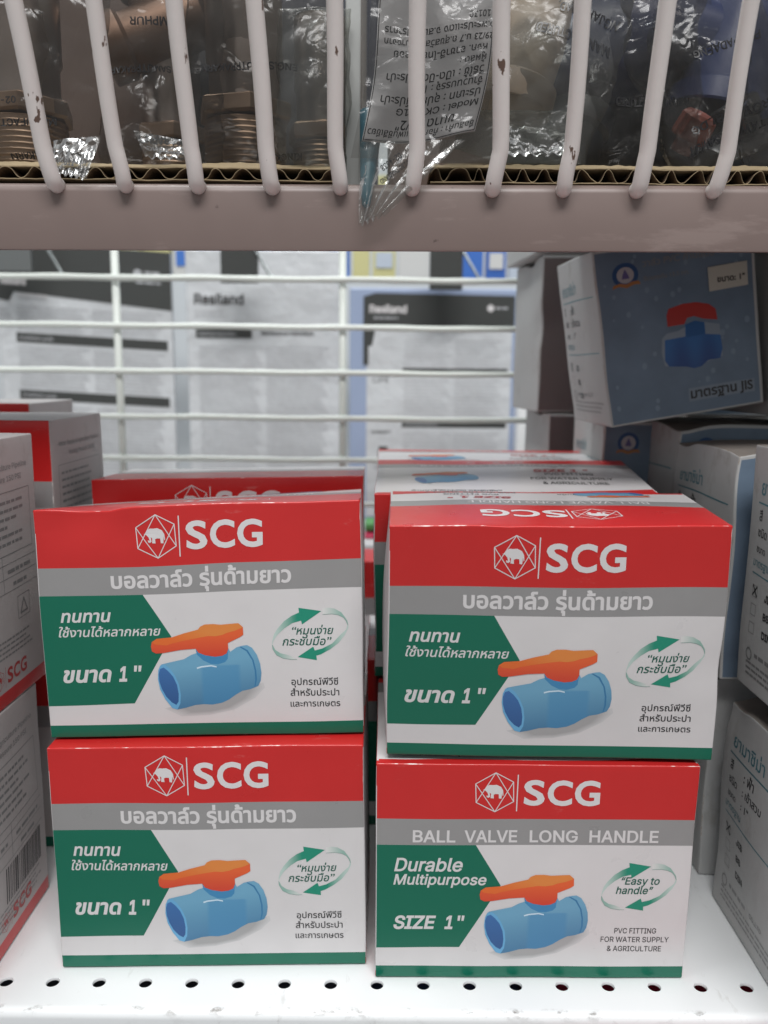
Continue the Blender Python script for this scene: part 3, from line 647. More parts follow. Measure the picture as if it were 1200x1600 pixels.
def plate_with_holes(name, x0, x1, y0, y1, holes, R, th, m, parent, z):
    V = []; F = []
    n = 24; ring = lambda cx, cy, q: [(cx+q*math.cos(k*2*math.pi/n), cy+q*math.sin(k*2*math.pi/n)) for k in range(n)]
    outer = [(x0, y0), (x1, y0), (x1, y1), (x0, y1)]
    rings = [outer]+[ring(hx, hy, R) for hx, hy in holes]
    fl = [q for rr in rings for q in rr]
    T = tessellate_polygon([[Vector((x, y, 0)) for x, y in rr] for rr in rings])
    b = MB(); top = []
    for t in T:
        t = list(t)
        if area2([fl[i] for i in t]) < 0: t.reverse()
        top.append(tuple(t))
    b.add([(x, y, z) for x, y in fl], top)
    for hx, hy in holes:      # rolled collar of each hole
        v = []; f = []
        prof = [(R, 0), (R-.00012, -.0003), (R-.0002, -.0008), (R-.0002, -th)]
        for rr, dz in prof:
            v += [(x, y, z+dz) for x, y in ring(hx, hy, rr)]
        for i in range(len(prof)-1):
            for k in range(n): f.append((i*n+k, (i+1)*n+k, (i+1)*n+(k+1) % n, i*n+(k+1) % n))
        b.add(v, f)
    return b.build(name, [m], parent)
holes = [(-.1549+.01924*i, .3069+.0008*i/16) for i in range(-9, 26)]
plate_with_holes('deck', -.45, .45, .298, .325, holes, .00275, .0012, M_shelf, sh, 0)
b = MB(); b.add([(-.45, .325, 0), (.45, .325, 0), (.45, .76, 0), (-.45, .76, 0)], [(0, 1, 2, 3)]); b.build('deck', [M_shelf], sh)
b = MB(); pr = [(.298, 0)]+[(.2945-.0035*math.sin(t), -.0035+.0035*math.cos(t)) for t in [i*math.pi/2/8 for i in range(9)]]+[(.291, -.014), (.2925, -.016), (.297, -.016)]
v = []; 
for y, z in pr: v += [(-.45, y, z), (.45, y, z)]
b.add(v, [(2*i+2, 2*i+3, 2*i+1, 2*i) for i in range(len(pr)-1)]); o = b.build('front_lip', [M_shelf], sh); smooth_by_angle(o, 35)
# the shelf below: its boxes are glimpsed through the punched holes
M_dark = mat('dark_board', (.05, .05, .055), .7)
M_crim = mat('crimson_board', (.45, .02, .07), .5)
M_navy = mat('navy_board', (.05, .08, .16), .6)
b = MB(); b.box((-.40, .24, -.30), (-.02, .60, -.030)); tag(b.build('storage_box', [mat('charcoal_board', (.10, .10, .12), .7)], None, bevel=.002), 'charcoal box under the shelf, seen through the left and middle holes', 'box')
b = MB(); b.box((.075, .24, -.25), (.40, .60, -.028)); tag(b.build('storage_box', [M_crim], None, bevel=.002), 'crimson box under the shelf, seen through the right hand holes', 'box')
b = MB(); b.box((-.015, .27, -.30), (.070, .60, -.05)); tag(b.build('storage_box', [M_navy], None, bevel=.002), 'navy box under the shelf, seen through the centre holes', 'box')

stain(M_red, (.62, .22, .20), 90, .66, .72, (.5, 1, 1.6), None, .35); stain(M_white, (.40, .38, .36), 70, .64, .74, (1, 1, .5), None, .3)
stain(M_bwhite, (.22, .19, .16), 40, .58, .72, (1, 1, .6), None, .55); stain(M_bend, (.25, .22, .20), 60, .62, .74, (1, 1, .5), None, .4)
# ------------------------------------------------------------------ upper shelf
M_lip = mat('aged_taupe_enamel', (.195, .145, .132), .40, bump=.08, bscale=45, var=.12, vscale=14)
stain(M_lip, (.34, .27, .25), 38, .56, .63, (.35, 1, 1.6), None, .35); stain(M_lip, (.07, .05, .045), 120, .68, .72, (.7, 1, 1), None, .8)
us = thing('metal_shelf', 'taupe metal shelf overhead whose front lip carries the wire fence', 'shelf', (0, .34, .30))
b = MB(); pr = [(.350, .3050), (.3416, .2986), (.3402, .2988), (.340, .3000), (.340, .3205), (.3404, .3222), (.3416, .3234), (.3435, .3242), (.352, .3246)]
v = []
sl = lambda x: x*.006
for y, z in pr: v += [(-.45, y, z-.0002+sl(-.45)), (.45, y, z-.0002+sl(.45))]
b.add(v, [(2*i, 2*i+1, 2*i+3, 2*i+2) for i in range(len(pr)-1)]); o = b.build('front_lip', [M_lip], us); smooth_by_angle(o, 35)
b = MB(); b.box((-.45, .352, .3205), (.45, .490, .3225)); b.build('deck', [M_lip], us)

M_wire = None
def wire_material():
    m = mat('white_wire_enamel', (.72, .67, .65), .42, bump=.05, bscale=200); nt = m.node_tree; N = nt.nodes; L = nt.links
    tc = N.new('ShaderNodeTexCoord'); mp = N.new('ShaderNodeMapping'); mp.inputs['Scale'].default_value = (1, 1, .45); L.new(tc.outputs['Object'], mp.inputs[0])
    n = N.new('ShaderNodeTexNoise'); n.inputs['Scale'].default_value = 300; n.inputs['Detail'].default_value = 3; L.new(mp.outputs[0], n.inputs[0])
    n2 = N.new('ShaderNodeTexNoise'); n2.inputs['Scale'].default_value = 45; L.new(tc.outputs['Object'], n2.inputs[0])
    a = N.new('ShaderNodeMath'); a.operation = 'MULTIPLY'; L.new(n.outputs[0], a.inputs[0]); L.new(n2.outputs[0], a.inputs[1])
    mr = N.new('ShaderNodeMapRange'); mr.inputs[1].default_value = .395; mr.inputs[2].default_value = .41; L.new(a.outputs[0], mr.inputs[0])
    mx = N.new('ShaderNodeMix'); mx.data_type = 'RGBA'; mx.inputs[6].default_value = (.72, .67, .65, 1); mx.inputs[7].default_value = (.13, .08, .06, 1)
    L.new(mr.outputs[0], mx.inputs[0]); L.new(mx.outputs[2], N['Principled BSDF'].inputs['Base Color']); return m
M_wire = wire_material()
fence = thing('wire_fence', 'row of whitish coated upright wires leaning outward along the overhead shelf edge', 'wire fence', (0, .338, .322))
XT = [-.1316, -.1036, -.0751, -.0469, -.0192, .0099, .0396, .0678, .0970, .1263]; XB = [-.1291, -.1018, -.0735, -.0449, -.0184, .0099, .0412, .0684, .0972, .1272]
XT = [-.1596-.0285]+[-.1596]+XT+[.1556, .184]; XB = [-.1570-.028]+[-.1570]+XB+[.1560, .184]
for i, (a_, b_) in enumerate(zip(XT, XB)):
    jt = (i*37 % 11-5)*.00012; lean = (b_-.0)*-.03
    P = []
    top = Vector((a_+(a_-b_)*.9, .3155-.020, .379+.050)); mid = Vector((a_, .3155, .379)); low = Vector((b_-(.0011 if i < 7 else -.0013), .3320, .3345)); end = Vector((b_, .3350, .3250)); hook = Vector((b_, .3372, .3222)); tail = Vector((b_, .3410, .3218))
    for k in range(8): P.append(top.lerp(mid, k/8))
    for k in range(10): P.append(mid.lerp(low, k/10))
    for k in range(9):
        t = k/8; P.append(low*(1-t)**2+end*2*t*(1-t)+hook*t*t)
    P.append(hook.lerp(tail, .5)); P.append(tail)
    for k, q in enumerate(P): q.x += .00025*math.sin(k*.4+i*1.7)
    b = MB(); b.tube(P, 0.00305+jt*.2, 16); b.build('wire', [M_wire], fence, True)
b = MB(); b.tube([(-.45, .2955-.0035, .4295), (.45, .2955-.0035, .4295)], .0032); b.build('rail', [M_wire], fence, True)

dv = thing('shelf_divider', 'pale grey flat divider strip standing between the fittings and the labelled bag', 'divider', (-.014, .358, .33))
b = MB(); b.box((-.0172, .356, .322), (-.0110, .46, .45)); b.build('plate', [mat('pale_grey_enamel', (.42, .43, .42), .4, var=.05)], dv, bevel=.0008)

# ------------------------------------------------------------------ corrugated cardboard trays
M_kraft = mat('kraft_board', (.36, .28, .17), .8, bump=.25, bscale=500, var=.15, vscale=80)
M_fluteshade = mat('shaded_corrugated_medium', (.13, .085, .055), .85, bump=.2, bscale=500)  # inner fluting darker than its edges, shade of the hollows put into the colour
def tray(label, x0, x1, zb, th, pitch, seed, back=.47):
    t = thing('cardboard_tray', label, 'cardboard tray', ((x0+x1)/2, .35, zb)); q = random.Random(seed)
    n = 120
    def strip(z, y, thick, wob, nm, m=M_kraft):
        v = []; f = []
        for i in range(n+1):
            x = x0+(x1-x0)*i/n; yy = y+noise.noise(Vector((x*300, seed, z*50)))*wob; zz = z+noise.noise(Vector((x*90, seed+3, z)))*.00030
            v += [(x, yy, zz), (x, yy, zz+thick), (x, back, zz+thick), (x, back, zz)]
        for i in range(n):
            a = 4*i; bq = 4*i+4; f += [(a, bq, bq+1, a+1), (a+1, bq+1, bq+2, a+2), (a+3, a+2, bq+2, bq+3), (a, a+3, bq+3, bq)]
        mesh_obj(nm, v, f, [m], t, None, False)
    strip(zb, .3440, .00035, .0009, 'lower_liner'); strip(zb+th, .3450, .0004, .0009, 'upper_liner')
    v = []; f = []; m_ = int((x1-x0)/pitch*14); ph = 0
    for i in range(m_+1):
        x = x0+(x1-x0)*i/m_; ph = x/pitch*2*math.pi+(1.3 if seed < 5 else 2.6)*noise.noise(Vector((x*(60 if seed < 5 else 110), seed, 0)))
        s_ = math.sin(ph); s_ = math.copysign(abs(s_)**.8, s_); z = zb+.0004+(th-.0006)*(.5+.5*s_); xx = x+.0006*noise.noise(Vector((x*150, 5, seed)))
        y = .3446+.0012*noise.noise(Vector((x*400, 9, seed)))
        v += [(xx, y, z), (xx, y, z+.00028), (xx, .43, z+.00028), (xx, .43, z)]
    for i in range(m_):
        a = 4*i; bq = a+4; f += [(a, bq, bq+1, a+1), (a+1, bq+1, bq+2, a+2), (a+3, a+2, bq+2, bq+3), (a, a+3, bq+3, bq)]
    mesh_obj('fluting', v, f, [M_kraft, M_fluteshade], t, [0, 1, 1, 1]*m_, False)
    # upper flap, bent up a little and torn
    v = []; f = []
    for i in range(n+1):
        x = x0+(x1-x0)*i/n; h = .0022+.0012*noise.noise(Vector((x*25, seed, 1)))+.0005*noise.noise(Vector((x*300, seed, 1)))
        v += [(x, .3465, zb+th+.0006), (x, .3480, zb+th+h), (x, .3485, zb+th+h), (x, .3475, zb+th+.0006)]
    for i in range(n):
        a = 4*i; bq = a+4; f += [(a, bq, bq+1, a+1), (a+1, bq+1, bq+2, a+2), (a+2, bq+2, bq+3, a+3)]
    mesh_obj('torn_flap', v, f, [M_kraft], t, None, False)
tray('tray of coarse corrugated cardboard under the threaded fittings at the left', -.20, -.0195, .3250, .0048, .0118, 3)
tray('tray of finer corrugated cardboard under the bags at the right', .0170, .20, .3252, .0056, .0085, 8)

# ------------------------------------------------------------------ metal fittings standing on the left tray
def metal(name, rgb, rough): return mat(name, rgb, rough, metal=1, var=.2, vscale=60, bump=.1, bscale=150)
M_brass = metal('dull_brass', (.40, .29, .21), .42); M_chrome = metal('dull_chrome', (.40, .34, .30), .3); M_copper = metal('coppery_metal', (.45, .20, .11), .4)
def fitting(label, x, y, z, R, seed, ax=Vector((0, 0, 1))):
    t = thing('threaded_fitting', label, 'pipe fitting', (x, y, z), 'metal threaded fittings in plastic bags'); c = Vector((x, y, z))
    pr = []; h = 0; pitch = .0023
    for i in range(11):
        pr += [(R*.86, i*pitch), (R*.93, i*pitch+pitch*.4), (R*.93, i*pitch+pitch*.55)]
    b = MB(); b.lathe(pr, c, 40, axis=ax); o = b.build('thread', [M_brass], t, True); h = 11*pitch
    b = MB(); b.lathe([(R*1.02, h), (R*1.12, h+.001), (R*1.12, h+.0065), (R*1.02, h+.0075)], c, 6, axis=ax); b.build('hex_nut', [M_brass], t)
    b = MB(); b.lathe([(R*.80, h+.0075), (R*.80, h+.022), (R*.86, h+.024), (R*.86, h+.055)], c, 36, axis=ax); o = b.build('barrel', [M_chrome], t, True); smooth_by_angle(o)
    b = MB(); b.lathe([(R*.70, -.0008), (R*.86, -.0004), (R*.86, 0)], c, 36, axis=ax); b.build('rim', [M_copper], t)
fitting('bagged brass fitting in the left corner, hexagon nut above its thread', -.158, .385, .3320, .0190, 1)
fitting('bagged brass fitting between the third and fourth wires, broad nut above the thread', -.062, .384, .3320, .0190, 2)
fitting('dim fitting standing further back between the second and third wires', -.105, .43, .3340, .0160, 3)
fitting('dim fitting at the back beside the pale divider', -.032, .425, .3340, .0150, 4)
# fittings and goods at the right
def tee(name, label, c, m, R, L, ax, cat='pipe fitting'):
    t = thing(name, label, cat, c); c = Vector(c); ax = Vector(ax).normalized()
    b = MB(); b.lathe([(R*1.15, -L), (R*1.18, -L+.001), (R*1.18, -L+.010), (R, -L+.012), (R*1.08, 0), (R, L-.012), (R*1.18, L-.010), (R*1.18, L-.001), (R*1.1, L)], c, 36, axis=ax); o = b.build('barrel', [m], t, True); smooth_by_angle(o, 30)
    side = ax.cross(Vector((0, 1, 0))).normalized()
    b = MB(); b.lathe([(R*.8, 0), (R*.8, R*1.4), (R, R*1.45), (R, R*2.1), (R*.9, R*2.2)], c, 30, axis=side); o = b.build('branch', [m], t, True); smooth_by_angle(o, 30)
M_dull = mat('dull_brown_metal', (.16, .10, .07), .45, metal=.7, var=.3, vscale=40)
M_beige = mat('beige_plastic', (.38, .29, .22), .4); M_bluep = mat('deep_blue_plastic', (.02, .035, .11), .35); M_orp = mat('orange_red_plastic', (.34, .07, .035), .4); M_blk = mat('black_rubber', (.02, .022, .025), .35)
tee('pipe_fitting', 'beige plastic fitting in a bag between the seventh and eighth wires', (.060, .385, .392), M_beige, .0150, .030, (.25, .1, 1))
tee('pipe_fitting', 'deep blue plastic fitting high behind the printed bags at the right', (.100, .43, .405), M_bluep, .024, .045, (1, .1, .25))
tee('pipe_fitting', 'deep blue plastic fitting in the upper right corner of the top shelf', (.163, .42, .402), M_bluep, .020, .035, (.3, .1, 1))
t = thing('ribbed_fitting', 'ribbed orange red cap low in the bag near the right hand wires', 'pipe fitting', (.1295, .380, .352)); b = MB(); ax_ = Vector((.35, -.5, .8)).normalized()
v = []; nn_ = 48
a1 = ax_.orthogonal().normalized(); a2_ = ax_.cross(a1)
for rr, hh in ((.0075, 0), (.0078, .001), (.0074, .009), (.006, .0105), (.003, .011)):
    for k in range(nn_):
        q_ = rr*(1+.05*(k % 4 < 2)*(hh < .01)); v.append(Vector((.1295, .380, .352))+ax_*hh+(a1*math.cos(k*6.28318/nn_)+a2_*math.sin(k*6.28318/nn_))*q_)
b.add(v, [(i*nn_+k, i*nn_+(k+1) % nn_, (i+1)*nn_+(k+1) % nn_, (i+1)*nn_+k) for i in range(4) for k in range(nn_)]+[tuple(4*nn_+k for k in range(nn_)), tuple(reversed(range(nn_)))])
b.build('cap_body', [M_orp], t); b = MB(); b.tube([Vector((.1295, .380, .352))-ax_*.006, Vector((.1295, .380, .352))], .0045, 20); b.build('stem', [M_orp], t, True)
tee('pipe_fitting', 'black rubber fitting low behind the crinkled bag at the right', (.085, .41, .352), M_blk, .013, .022, (.3, .2, 1))
tee('pipe_fitting', 'black fitting beside the right hand wires, seen through film', (.166, .40, .348), M_blk, .012, .022, (.8, .2, .4))
tee('pipe_fitting', 'dark coppery fitting at the top edge between the second and third wires', (-.105, .42, .408), M_dull, .013, .03, (.9, .2, .4))
# dim goods further back on the overhead shelf
def back_box(label, lo, hi, m): b = MB(); b.box(lo, hi); tag(b.build('storage_box', [m], None, bevel=.003), label, 'box', 'dim boxes at the back of the overhead shelf')
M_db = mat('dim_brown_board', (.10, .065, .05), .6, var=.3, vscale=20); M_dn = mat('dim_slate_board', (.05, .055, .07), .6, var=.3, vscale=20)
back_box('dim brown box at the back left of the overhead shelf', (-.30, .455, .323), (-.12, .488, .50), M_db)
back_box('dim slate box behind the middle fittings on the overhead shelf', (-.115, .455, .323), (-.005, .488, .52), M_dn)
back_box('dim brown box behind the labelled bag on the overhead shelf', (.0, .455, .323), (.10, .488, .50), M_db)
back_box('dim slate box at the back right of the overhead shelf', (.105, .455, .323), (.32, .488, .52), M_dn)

# ------------------------------------------------------------------ crumpled clear bags
def film_material(name, tint=(.93, .95, .95), haze=.06, rough=.08):
    m = bpy.data.materials.new(name); m.use_nodes = True; nt = m.node_tree; N = nt.nodes; L = nt.links; N.remove(N['Principled BSDF'])
    out = N['Material Output']; tr = N.new('ShaderNodeBsdfTransparent'); tr.inputs[0].default_value = (*tint, 1)
    gl = N.new('ShaderNodeBsdfGlossy'); gl.inputs['Roughness'].default_value = rough; df = N.new('ShaderNodeBsdfDiffuse'); df.inputs[0].default_value = (.42, .42, .41, 1)
    tc = N.new('ShaderNodeTexCoord'); n = N.new('ShaderNodeTexNoise'); n.inputs['Scale'].default_value = 55; n.inputs['Detail'].default_value = 3; n.inputs['Distortion'].default_value = .8; n.inputs['Scale'].default_value = 30
    L.new(tc.outputs['Object'], n.inputs[0]); bp = N.new('ShaderNodeBump'); bp.inputs['Strength'].default_value = .62; bp.inputs['Distance'].default_value = .002; 
    n3 = N.new('ShaderNodeTexNoise'); n3.inputs['Scale'].default_value = 25; L.new(tc.outputs['Object'], n3.inputs[0])
    va = N.new('ShaderNodeMix'); va.data_type = 'RGBA'; va.inputs[0].default_value = .25; L.new(tc.outputs['Object'], va.inputs[6]); L.new(n3.outputs['Color'], va.inputs[7])
    vo = N.new('ShaderNodeTexVoronoi'); vo.feature = 'DISTANCE_TO_EDGE'; vo.inputs['Scale'].default_value = 55; L.new(va.outputs[2], vo.inputs['Vector'])
    cl = N.new('ShaderNodeMapRange'); cl.inputs[1].default_value = 0; cl.inputs[2].default_value = .35; L.new(vo.outputs[0], cl.inputs[0])
    sm = N.new('ShaderNodeMath'); sm.operation = 'MULTIPLY_ADD'; sm.inputs[1].default_value = .16; L.new(cl.outputs[0], sm.inputs[0]); L.new(n.outputs[0], sm.inputs[2])
    L.new(sm.outputs[0], bp.inputs['Height'])
    L.new(bp.outputs[0], gl.inputs['Normal'])
    fr = N.new('ShaderNodeFresnel'); fr.inputs[0].default_value = 1.5; L.new(bp.outputs[0], fr.inputs['Normal'])
    ad = N.new('ShaderNodeMath'); ad.operation = 'MULTIPLY_ADD'; ad.inputs[1].default_value = .62; ad.inputs[2].default_value = -.005; ad.use_clamp = True; L.new(fr.outputs[0], ad.inputs[0])
    m1 = N.new('ShaderNodeMixShader'); m1.inputs[0].default_value = haze; L.new(tr.outputs[0], m1.inputs[1]); L.new(df.outputs[0], m1.inputs[2])
    m2 = N.new('ShaderNodeMixShader'); L.new(ad.outputs[0], m2.inputs[0]); L.new(m1.outputs[0], m2.inputs[1]); L.new(gl.outputs[0], m2.inputs[2])
    L.new(m2.outputs[0], out.inputs[0]); return m
M_film = film_material('clear_film', (.76, .75, .74), .035, .17); M_filmw = film_material('cloudy_film', (.78, .79, .77), .11, .2)
def crumple(P, seed, amp, sc=60):
    # ridged noise gives sharp folds
    q = P*sc+Vector((seed*3.1, 0, 0)); n = noise.noise(q); n2 = noise.noise(q*2.3+Vector((5, 5, 5))); n3 = noise.noise(q*5.1)
    return amp*((1-2*abs(n))*.6+(1-2*abs(n2))*.3+n3*.12)
def bag(label, c0, size, seed, m, group='clear plastic bags on the overhead shelf', amp=.004, thick=.012, rot=0, prints=(), name='plastic_bag'):
    """a pillow of film standing upright: c0 lower-left, size (w,h)"""
    t = thing(name, label, 'plastic bag', c0, group); W, H = size; nx, ny = 70, 70; c0 = Vector(c0)
    def P(u, v, side):
        e = (max(0, 4*u*(1-u))**.4)*(max(0, 4*v*(1-v))**.4)
        x = (u-.5)*W; z = v*H; b_ = Vector((x, 0, z)); edge = 1-e
        y = side*thick*e+crumple(b_+Vector((0, side*.3, 0)), seed, amp*1.3, 26)*(.4+.6*e)
        x += crumple(b_, seed+9, amp*.8, 30)*(.3+edge); z += crumple(b_, seed+5, amp*.5, 35)*(1 if v > .02 else 0)*.6
        if v < .12: z = max(z, .0004)
        ca, sa = math.cos(rot), math.sin(rot); zz = z-H*.5
        return c0+Vector((W*.5+x*ca-zz*sa, y, H*.5+x*sa+zz*ca))
    for side, nm in ((-1, 'film'), (1, 'film')):
        v = [P(i/nx, j/ny, side) for j in range(ny+1) for i in range(nx+1)]
        f = [(j*(nx+1)+i, j*(nx+1)+i+1, (j+1)*(nx+1)+i+1, (j+1)*(nx+1)+i) for j in range(ny) for i in range(nx)]
        mesh_obj(nm, v, f, [m], t, None, True)
    if prints:
        for (s_, x0, x1, y_, h) in prints:     # the bags stand on their heads, so the print is upside down
            a = Art(); a.text(s_, x0, x1, y_, I_black, h=h, font=INTER if s_.isascii() else None, bold=.02); V = []
            for x, y, e in a.v:
                u = 1-x/1000/W; v_ = 1-y/1000/H; q = P(min(1, max(0, u)), min(1, max(0, v_)), -1); q.y -= .0004; V.append(q)
            mesh_obj('bag_print', V, a.f, a.mats, t, a.m)
    BAGS.append(t); return t
BAGS = []
bag('clear bag with faint black print round the corner fitting at the left', (-.190, .362, .3305), (.075, .085), 1, M_film, prints=(('MANUFACTURED BY', 18, 60, 66, 2.6), ('02-12888', 34, 52, 58, 2.6), ('SAMUTPRAKARN', 8, 40, 78, 2.4)))
bag('wrinkled clear bag with black print between the second and fourth wires', (-.118, .357, .3300), (.048, .088), 2, M_film, amp=.005, prints=(('BY KABARNG', 8, 30, 76, 3.0), ('BANG SAMUTPRAKARN', 5, 43, 50, 2.4), ('AMPHUR', 12, 30, 34, 2.6)))
bag('clear bag round the broad nut fitting between the fourth and fifth wires', (-.082, .354, .3300), (.058, .086), 3, M_film, prints=(('ENG.SAMUTPRAKARN', 12, 50, 48, 2.6), ('KINGKAEW', 12, 30, 80, 2.4)))
bag('cloudy crumpled bag end beside the pale divider', (-.046, .350, .3300), (.028, .060), 4, M_filmw)
bag('crinkled clear bag leaning right of the paper label, bright wrinkles across it', (.034, .352, .3325), (.052, .075), 5, M_filmw, amp=.006, rot=-.25, prints=(('MANUFACTURED', 4, 34, 26, 3.4), ('NGJAK ROAD,', 4, 28, 16, 3.4)))
bag('clear bag printed with upside down black words over the blue goods', (.072, .356, .3325), (.050, .085), 6, M_film, amp=.005, prints=(('MANUFACTURED', 6, 34, 60, 2.8), ('421', 12, 20, 34, 4)))
bag('shiny clear bag with slanting black print near the right hand wires', (.098, .350, .3325), (.052, .072), 7, M_film, amp=.006, rot=.35, prints=(('PRAPADAENG', 6, 34, 30, 3.2), ('FOR TAWAN SAMUT', 4, 44, 62, 3.2), ('ROYAL BLDG', 10, 40, 55, 3.2)))
bag('glossy clear bag in the right hand corner of the overhead shelf', (.140, .352, .3325), (.050, .082), 8, M_film, amp=.005, prints=(('KOSIT', 10, 24, 60, 3), ('PRAPRADAENG', 6, 38, 20, 3)))
bag('cloudy flattened bag end resting on the right hand tray', (.020, .348, .3330), (.056, .020), 9, M_filmw, amp=.002, thick=.003)

def bag_tail(parent, c0, c1, d0, d1, seed, text=None):
    v = []; n_ = 40
    for j in range(n_+1):
        for i in range(n_+1):
            u = i/n_; t_ = j/n_; q = Vector(c0).lerp(Vector(c1), u).lerp(Vector(d0).lerp(Vector(d1), u), t_); q.y -= abs(crumple(q*1.6, seed, .0022, 60)); q.z += .0006*math.sin(u*34)*t_; v.append(q)
    mesh_obj('sealed_tail', v, [(j*(n_+1)+i, j*(n_+1)+i+1, (j+1)*(n_+1)+i+1, (j+1)*(n_+1)+i) for j in range(n_) for i in range(n_)], [M_filmw], parent, None, True)
    if text:
        a = Art(); a.text(text, 0, 11, 0, I_black, font=INTER, bold=.02, h=2.0)
        mesh_obj('tail_print', [Vector(c0).lerp(Vector(c1), .9-x/14).lerp(Vector(d0).lerp(Vector(d1), .9-x/14), .75-y/12)-Vector((0, .0028, 0)) for x, y, e in a.v], a.f, a.mats, parent, a.m)
bag_tail(BAGS[0], (-.132, .3475, .3400), (-.1130, .3475, .3420), (-.129, .3395, .3262), (-.1165, .3390, .3235), 4, '02-128-9')
bag_tail(BAGS[1], (-.100, .3480, .3440), (-.078, .3480, .3400), (-.095, .3450, .3335), (-.076, .3445, .3320), 5, 'KABARNG')
bag_tail(BAGS[4], (.044, .3480, .3480), (.074, .3480, .3450), (.046, .3440, .3350), (.070, .3440, .3360), 6)
# bag with a white paper label, hanging over the shelf lip
lb = thing('labelled_bag', 'clear bag with upside down Thai paper label, teal tip drooping over the shelf lip', 'plastic bag', (.01, .345, .32))
def LP(u, v, off=0):
    """label sheet: u 0..1 left to right, v 0..1 bottom to top"""
    bl, br, tr_, tl = Vector((-.0101, .3400, .3388)), Vector((.0336, .3425, .3432)), Vector((.0440, .3440, .4050)), Vector((-.0010, .3410, .4050))
    q = bl.lerp(br, u).lerp(tl.lerp(tr_, u), v)
    q.y += .0022*math.sin(u*4+v*2)-.001*math.cos(u*7)+.0018*noise.noise(Vector((u*3, v*4, 2)))-off; q.x += .0012*math.sin(v*5); q.z += -.0012*math.sin(u*math.pi)
    return q
n = 40; v = [LP(i/n, j/n) for j in range(n+1) for i in range(n+1)]; f = [(j*(n+1)+i, j*(n+1)+i+1, (j+1)*(n+1)+i+1, (j+1)*(n+1)+i) for j in range(n) for i in range(n)]
o = mesh_obj('paper_label', v, f, [mat('label_paper', (.58, .58, .59), .5, bump=.1, bscale=60, var=.05)], lb, None, True); so = o.modifiers.new('thickness', 'SOLIDIFY'); so.thickness = .0002; so.offset = 1
a = Art(); LW, LH = 45.0, 64.0
rows = [('ชื่อสินค้า : ก๊อกบอลแฟนซีสีเขียว', 1.5, 43.5), ('ขนาด : 1/2"', 10, 33), ('Model : CK 101G', 2, 34), ('ประเภท : อุปกรณ์ประปา', 2, 41), ('จำนวนบรรจุ : 1 ชิ้น', 2, 30), ('วิธีใช้ : เปิด-ปิดน้ำประปา', 2, 40), ('ผู้ผลิต :', 2, 12), ('หจก. อาซาฮี-ไทยอัลลอย', 2, 38), ('29/23 ม.7 ถ.สุขสวัสดิ์ ต.บางจาก', 0, 42), ('อ.พระประแดง จ.สมุทรปราการ', 0, 42), ('10130', 2, 10)]
for i, (s_, x0, x1) in enumerate(rows):
    a.text(s_, x0, x1, 2.2+i*4.05+1.0, I_black, font=INTER if s_.isascii() else None, bold=.014, h=2.6 if s_.isascii() else None)
a.v = [(x, (y), e) for x, y, e in a.v]
# turned upside down: reading direction right to left, rows going up; mirror both axes
V = []
rowh = 4.05
for x, y, e in a.v: V.append(LP(1-x/LW, 1-(LH-0)/LH+ (y)/LH, .0003))
# each row must itself be flipped about its own baseline band
a2 = Art()
for i, (s_, x0, x1) in enumerate(rows):
    b_ = Art(); b_.text(s_, x0, x1, 0, I_black, font=INTER if s_.isascii() else None, bold=.012, h=2.4 if s_.isascii() else None)
    base = 4.6+i*rowh
    n0 = len(a2.v); a2.v += [(x, base-y, e) for x, y, e in b_.v]; a2.f += [tuple(k+n0 for k in q) for q in b_.f]; a2.m += [0]*len(b_.f)
mesh_obj('label_lettering', [LP(1-x/LW, y/LH, .0003) for x, y, e in a2.v], a2.f, [I_black], lb, None)
fr_ = Art(); fr_.line([(.6, .6), (44.4, .6), (44.4, 63), (.6, 63)], .25, I_black, closed=True)
V = []; F = []
def seg(u0, v0, u1, v1, wd=.004):
    k = 24; n0 = len(V)
    for i in range(k+1):
        u = u0+(u1-u0)*i/k; v_ = v0+(v1-v0)*i/k
        if u0 == u1: V.append(LP(u-wd, v_, .0003)); V.append(LP(u+wd, v_, .0003))
        else: V.append(LP(u, v_-wd*.7, .0003)); V.append(LP(u, v_+wd*.7, .0003))
    for i in range(k): F.append((n0+2*i, n0+2*i+1, n0+2*i+3, n0+2*i+2))
seg(.012, .01, .988, .01); seg(.988, .01, .988, 1); seg(.012, .01, .012, 1)
mesh_obj('label_border', V, F, [I_black], lb, None)
# film over the label and its drooping heat-sealed tail
v = []; nx, ny = 60, 80
for j in range(ny+1):
    for i in range(nx+1):
        u = i/nx; t = j/ny; q = LP(u*1.12-.06, t*1.15-.10, .0022); q.y -= abs(crumple(q, 3, .0022, 50)); v.append(q)
f = [(j*(nx+1)+i, j*(nx+1)+i+1, (j+1)*(nx+1)+i+1, (j+1)*(nx+1)+i) for j in range(ny) for i in range(nx)]
mesh_obj('film', v, f, [M_film], lb, None, True)
v = []
for j in range(ny+1):
    t = j/ny
    for i in range(nx+1):
        u = i/nx; L0 = Vector((-.0105, .3370, .3385)).lerp(Vector((-.0110, .3335, .3065)), t); R0_ = Vector((.0300, .3400, .3400)).lerp(Vector((-.0010, .3335, .3110)), min(1, t*1.02)**.8)
        q = L0.lerp(R0_, u); q.y -= abs(crumple(q*1.3+Vector((u*.02, 0, 0)), 6, .0012, 40)); q.y += .0005*math.sin(u*30+3*t); q.z += .0009*math.sin(u*30)*t; v.append(q)
mesh_obj('sealed_tail', v, f, [M_filmw], lb, None, True)
b = MB(); b.tube([(-.0068, .3475, .352), (-.0070, .3460, .340), (-.0076, .3395, .327), (-.0080, .3368, .318), (-.0081, .3360, .3148), (-.0081, .3360, .3138)], [.0042, .0040, .0030, .0020, .0016, .0006], 20)
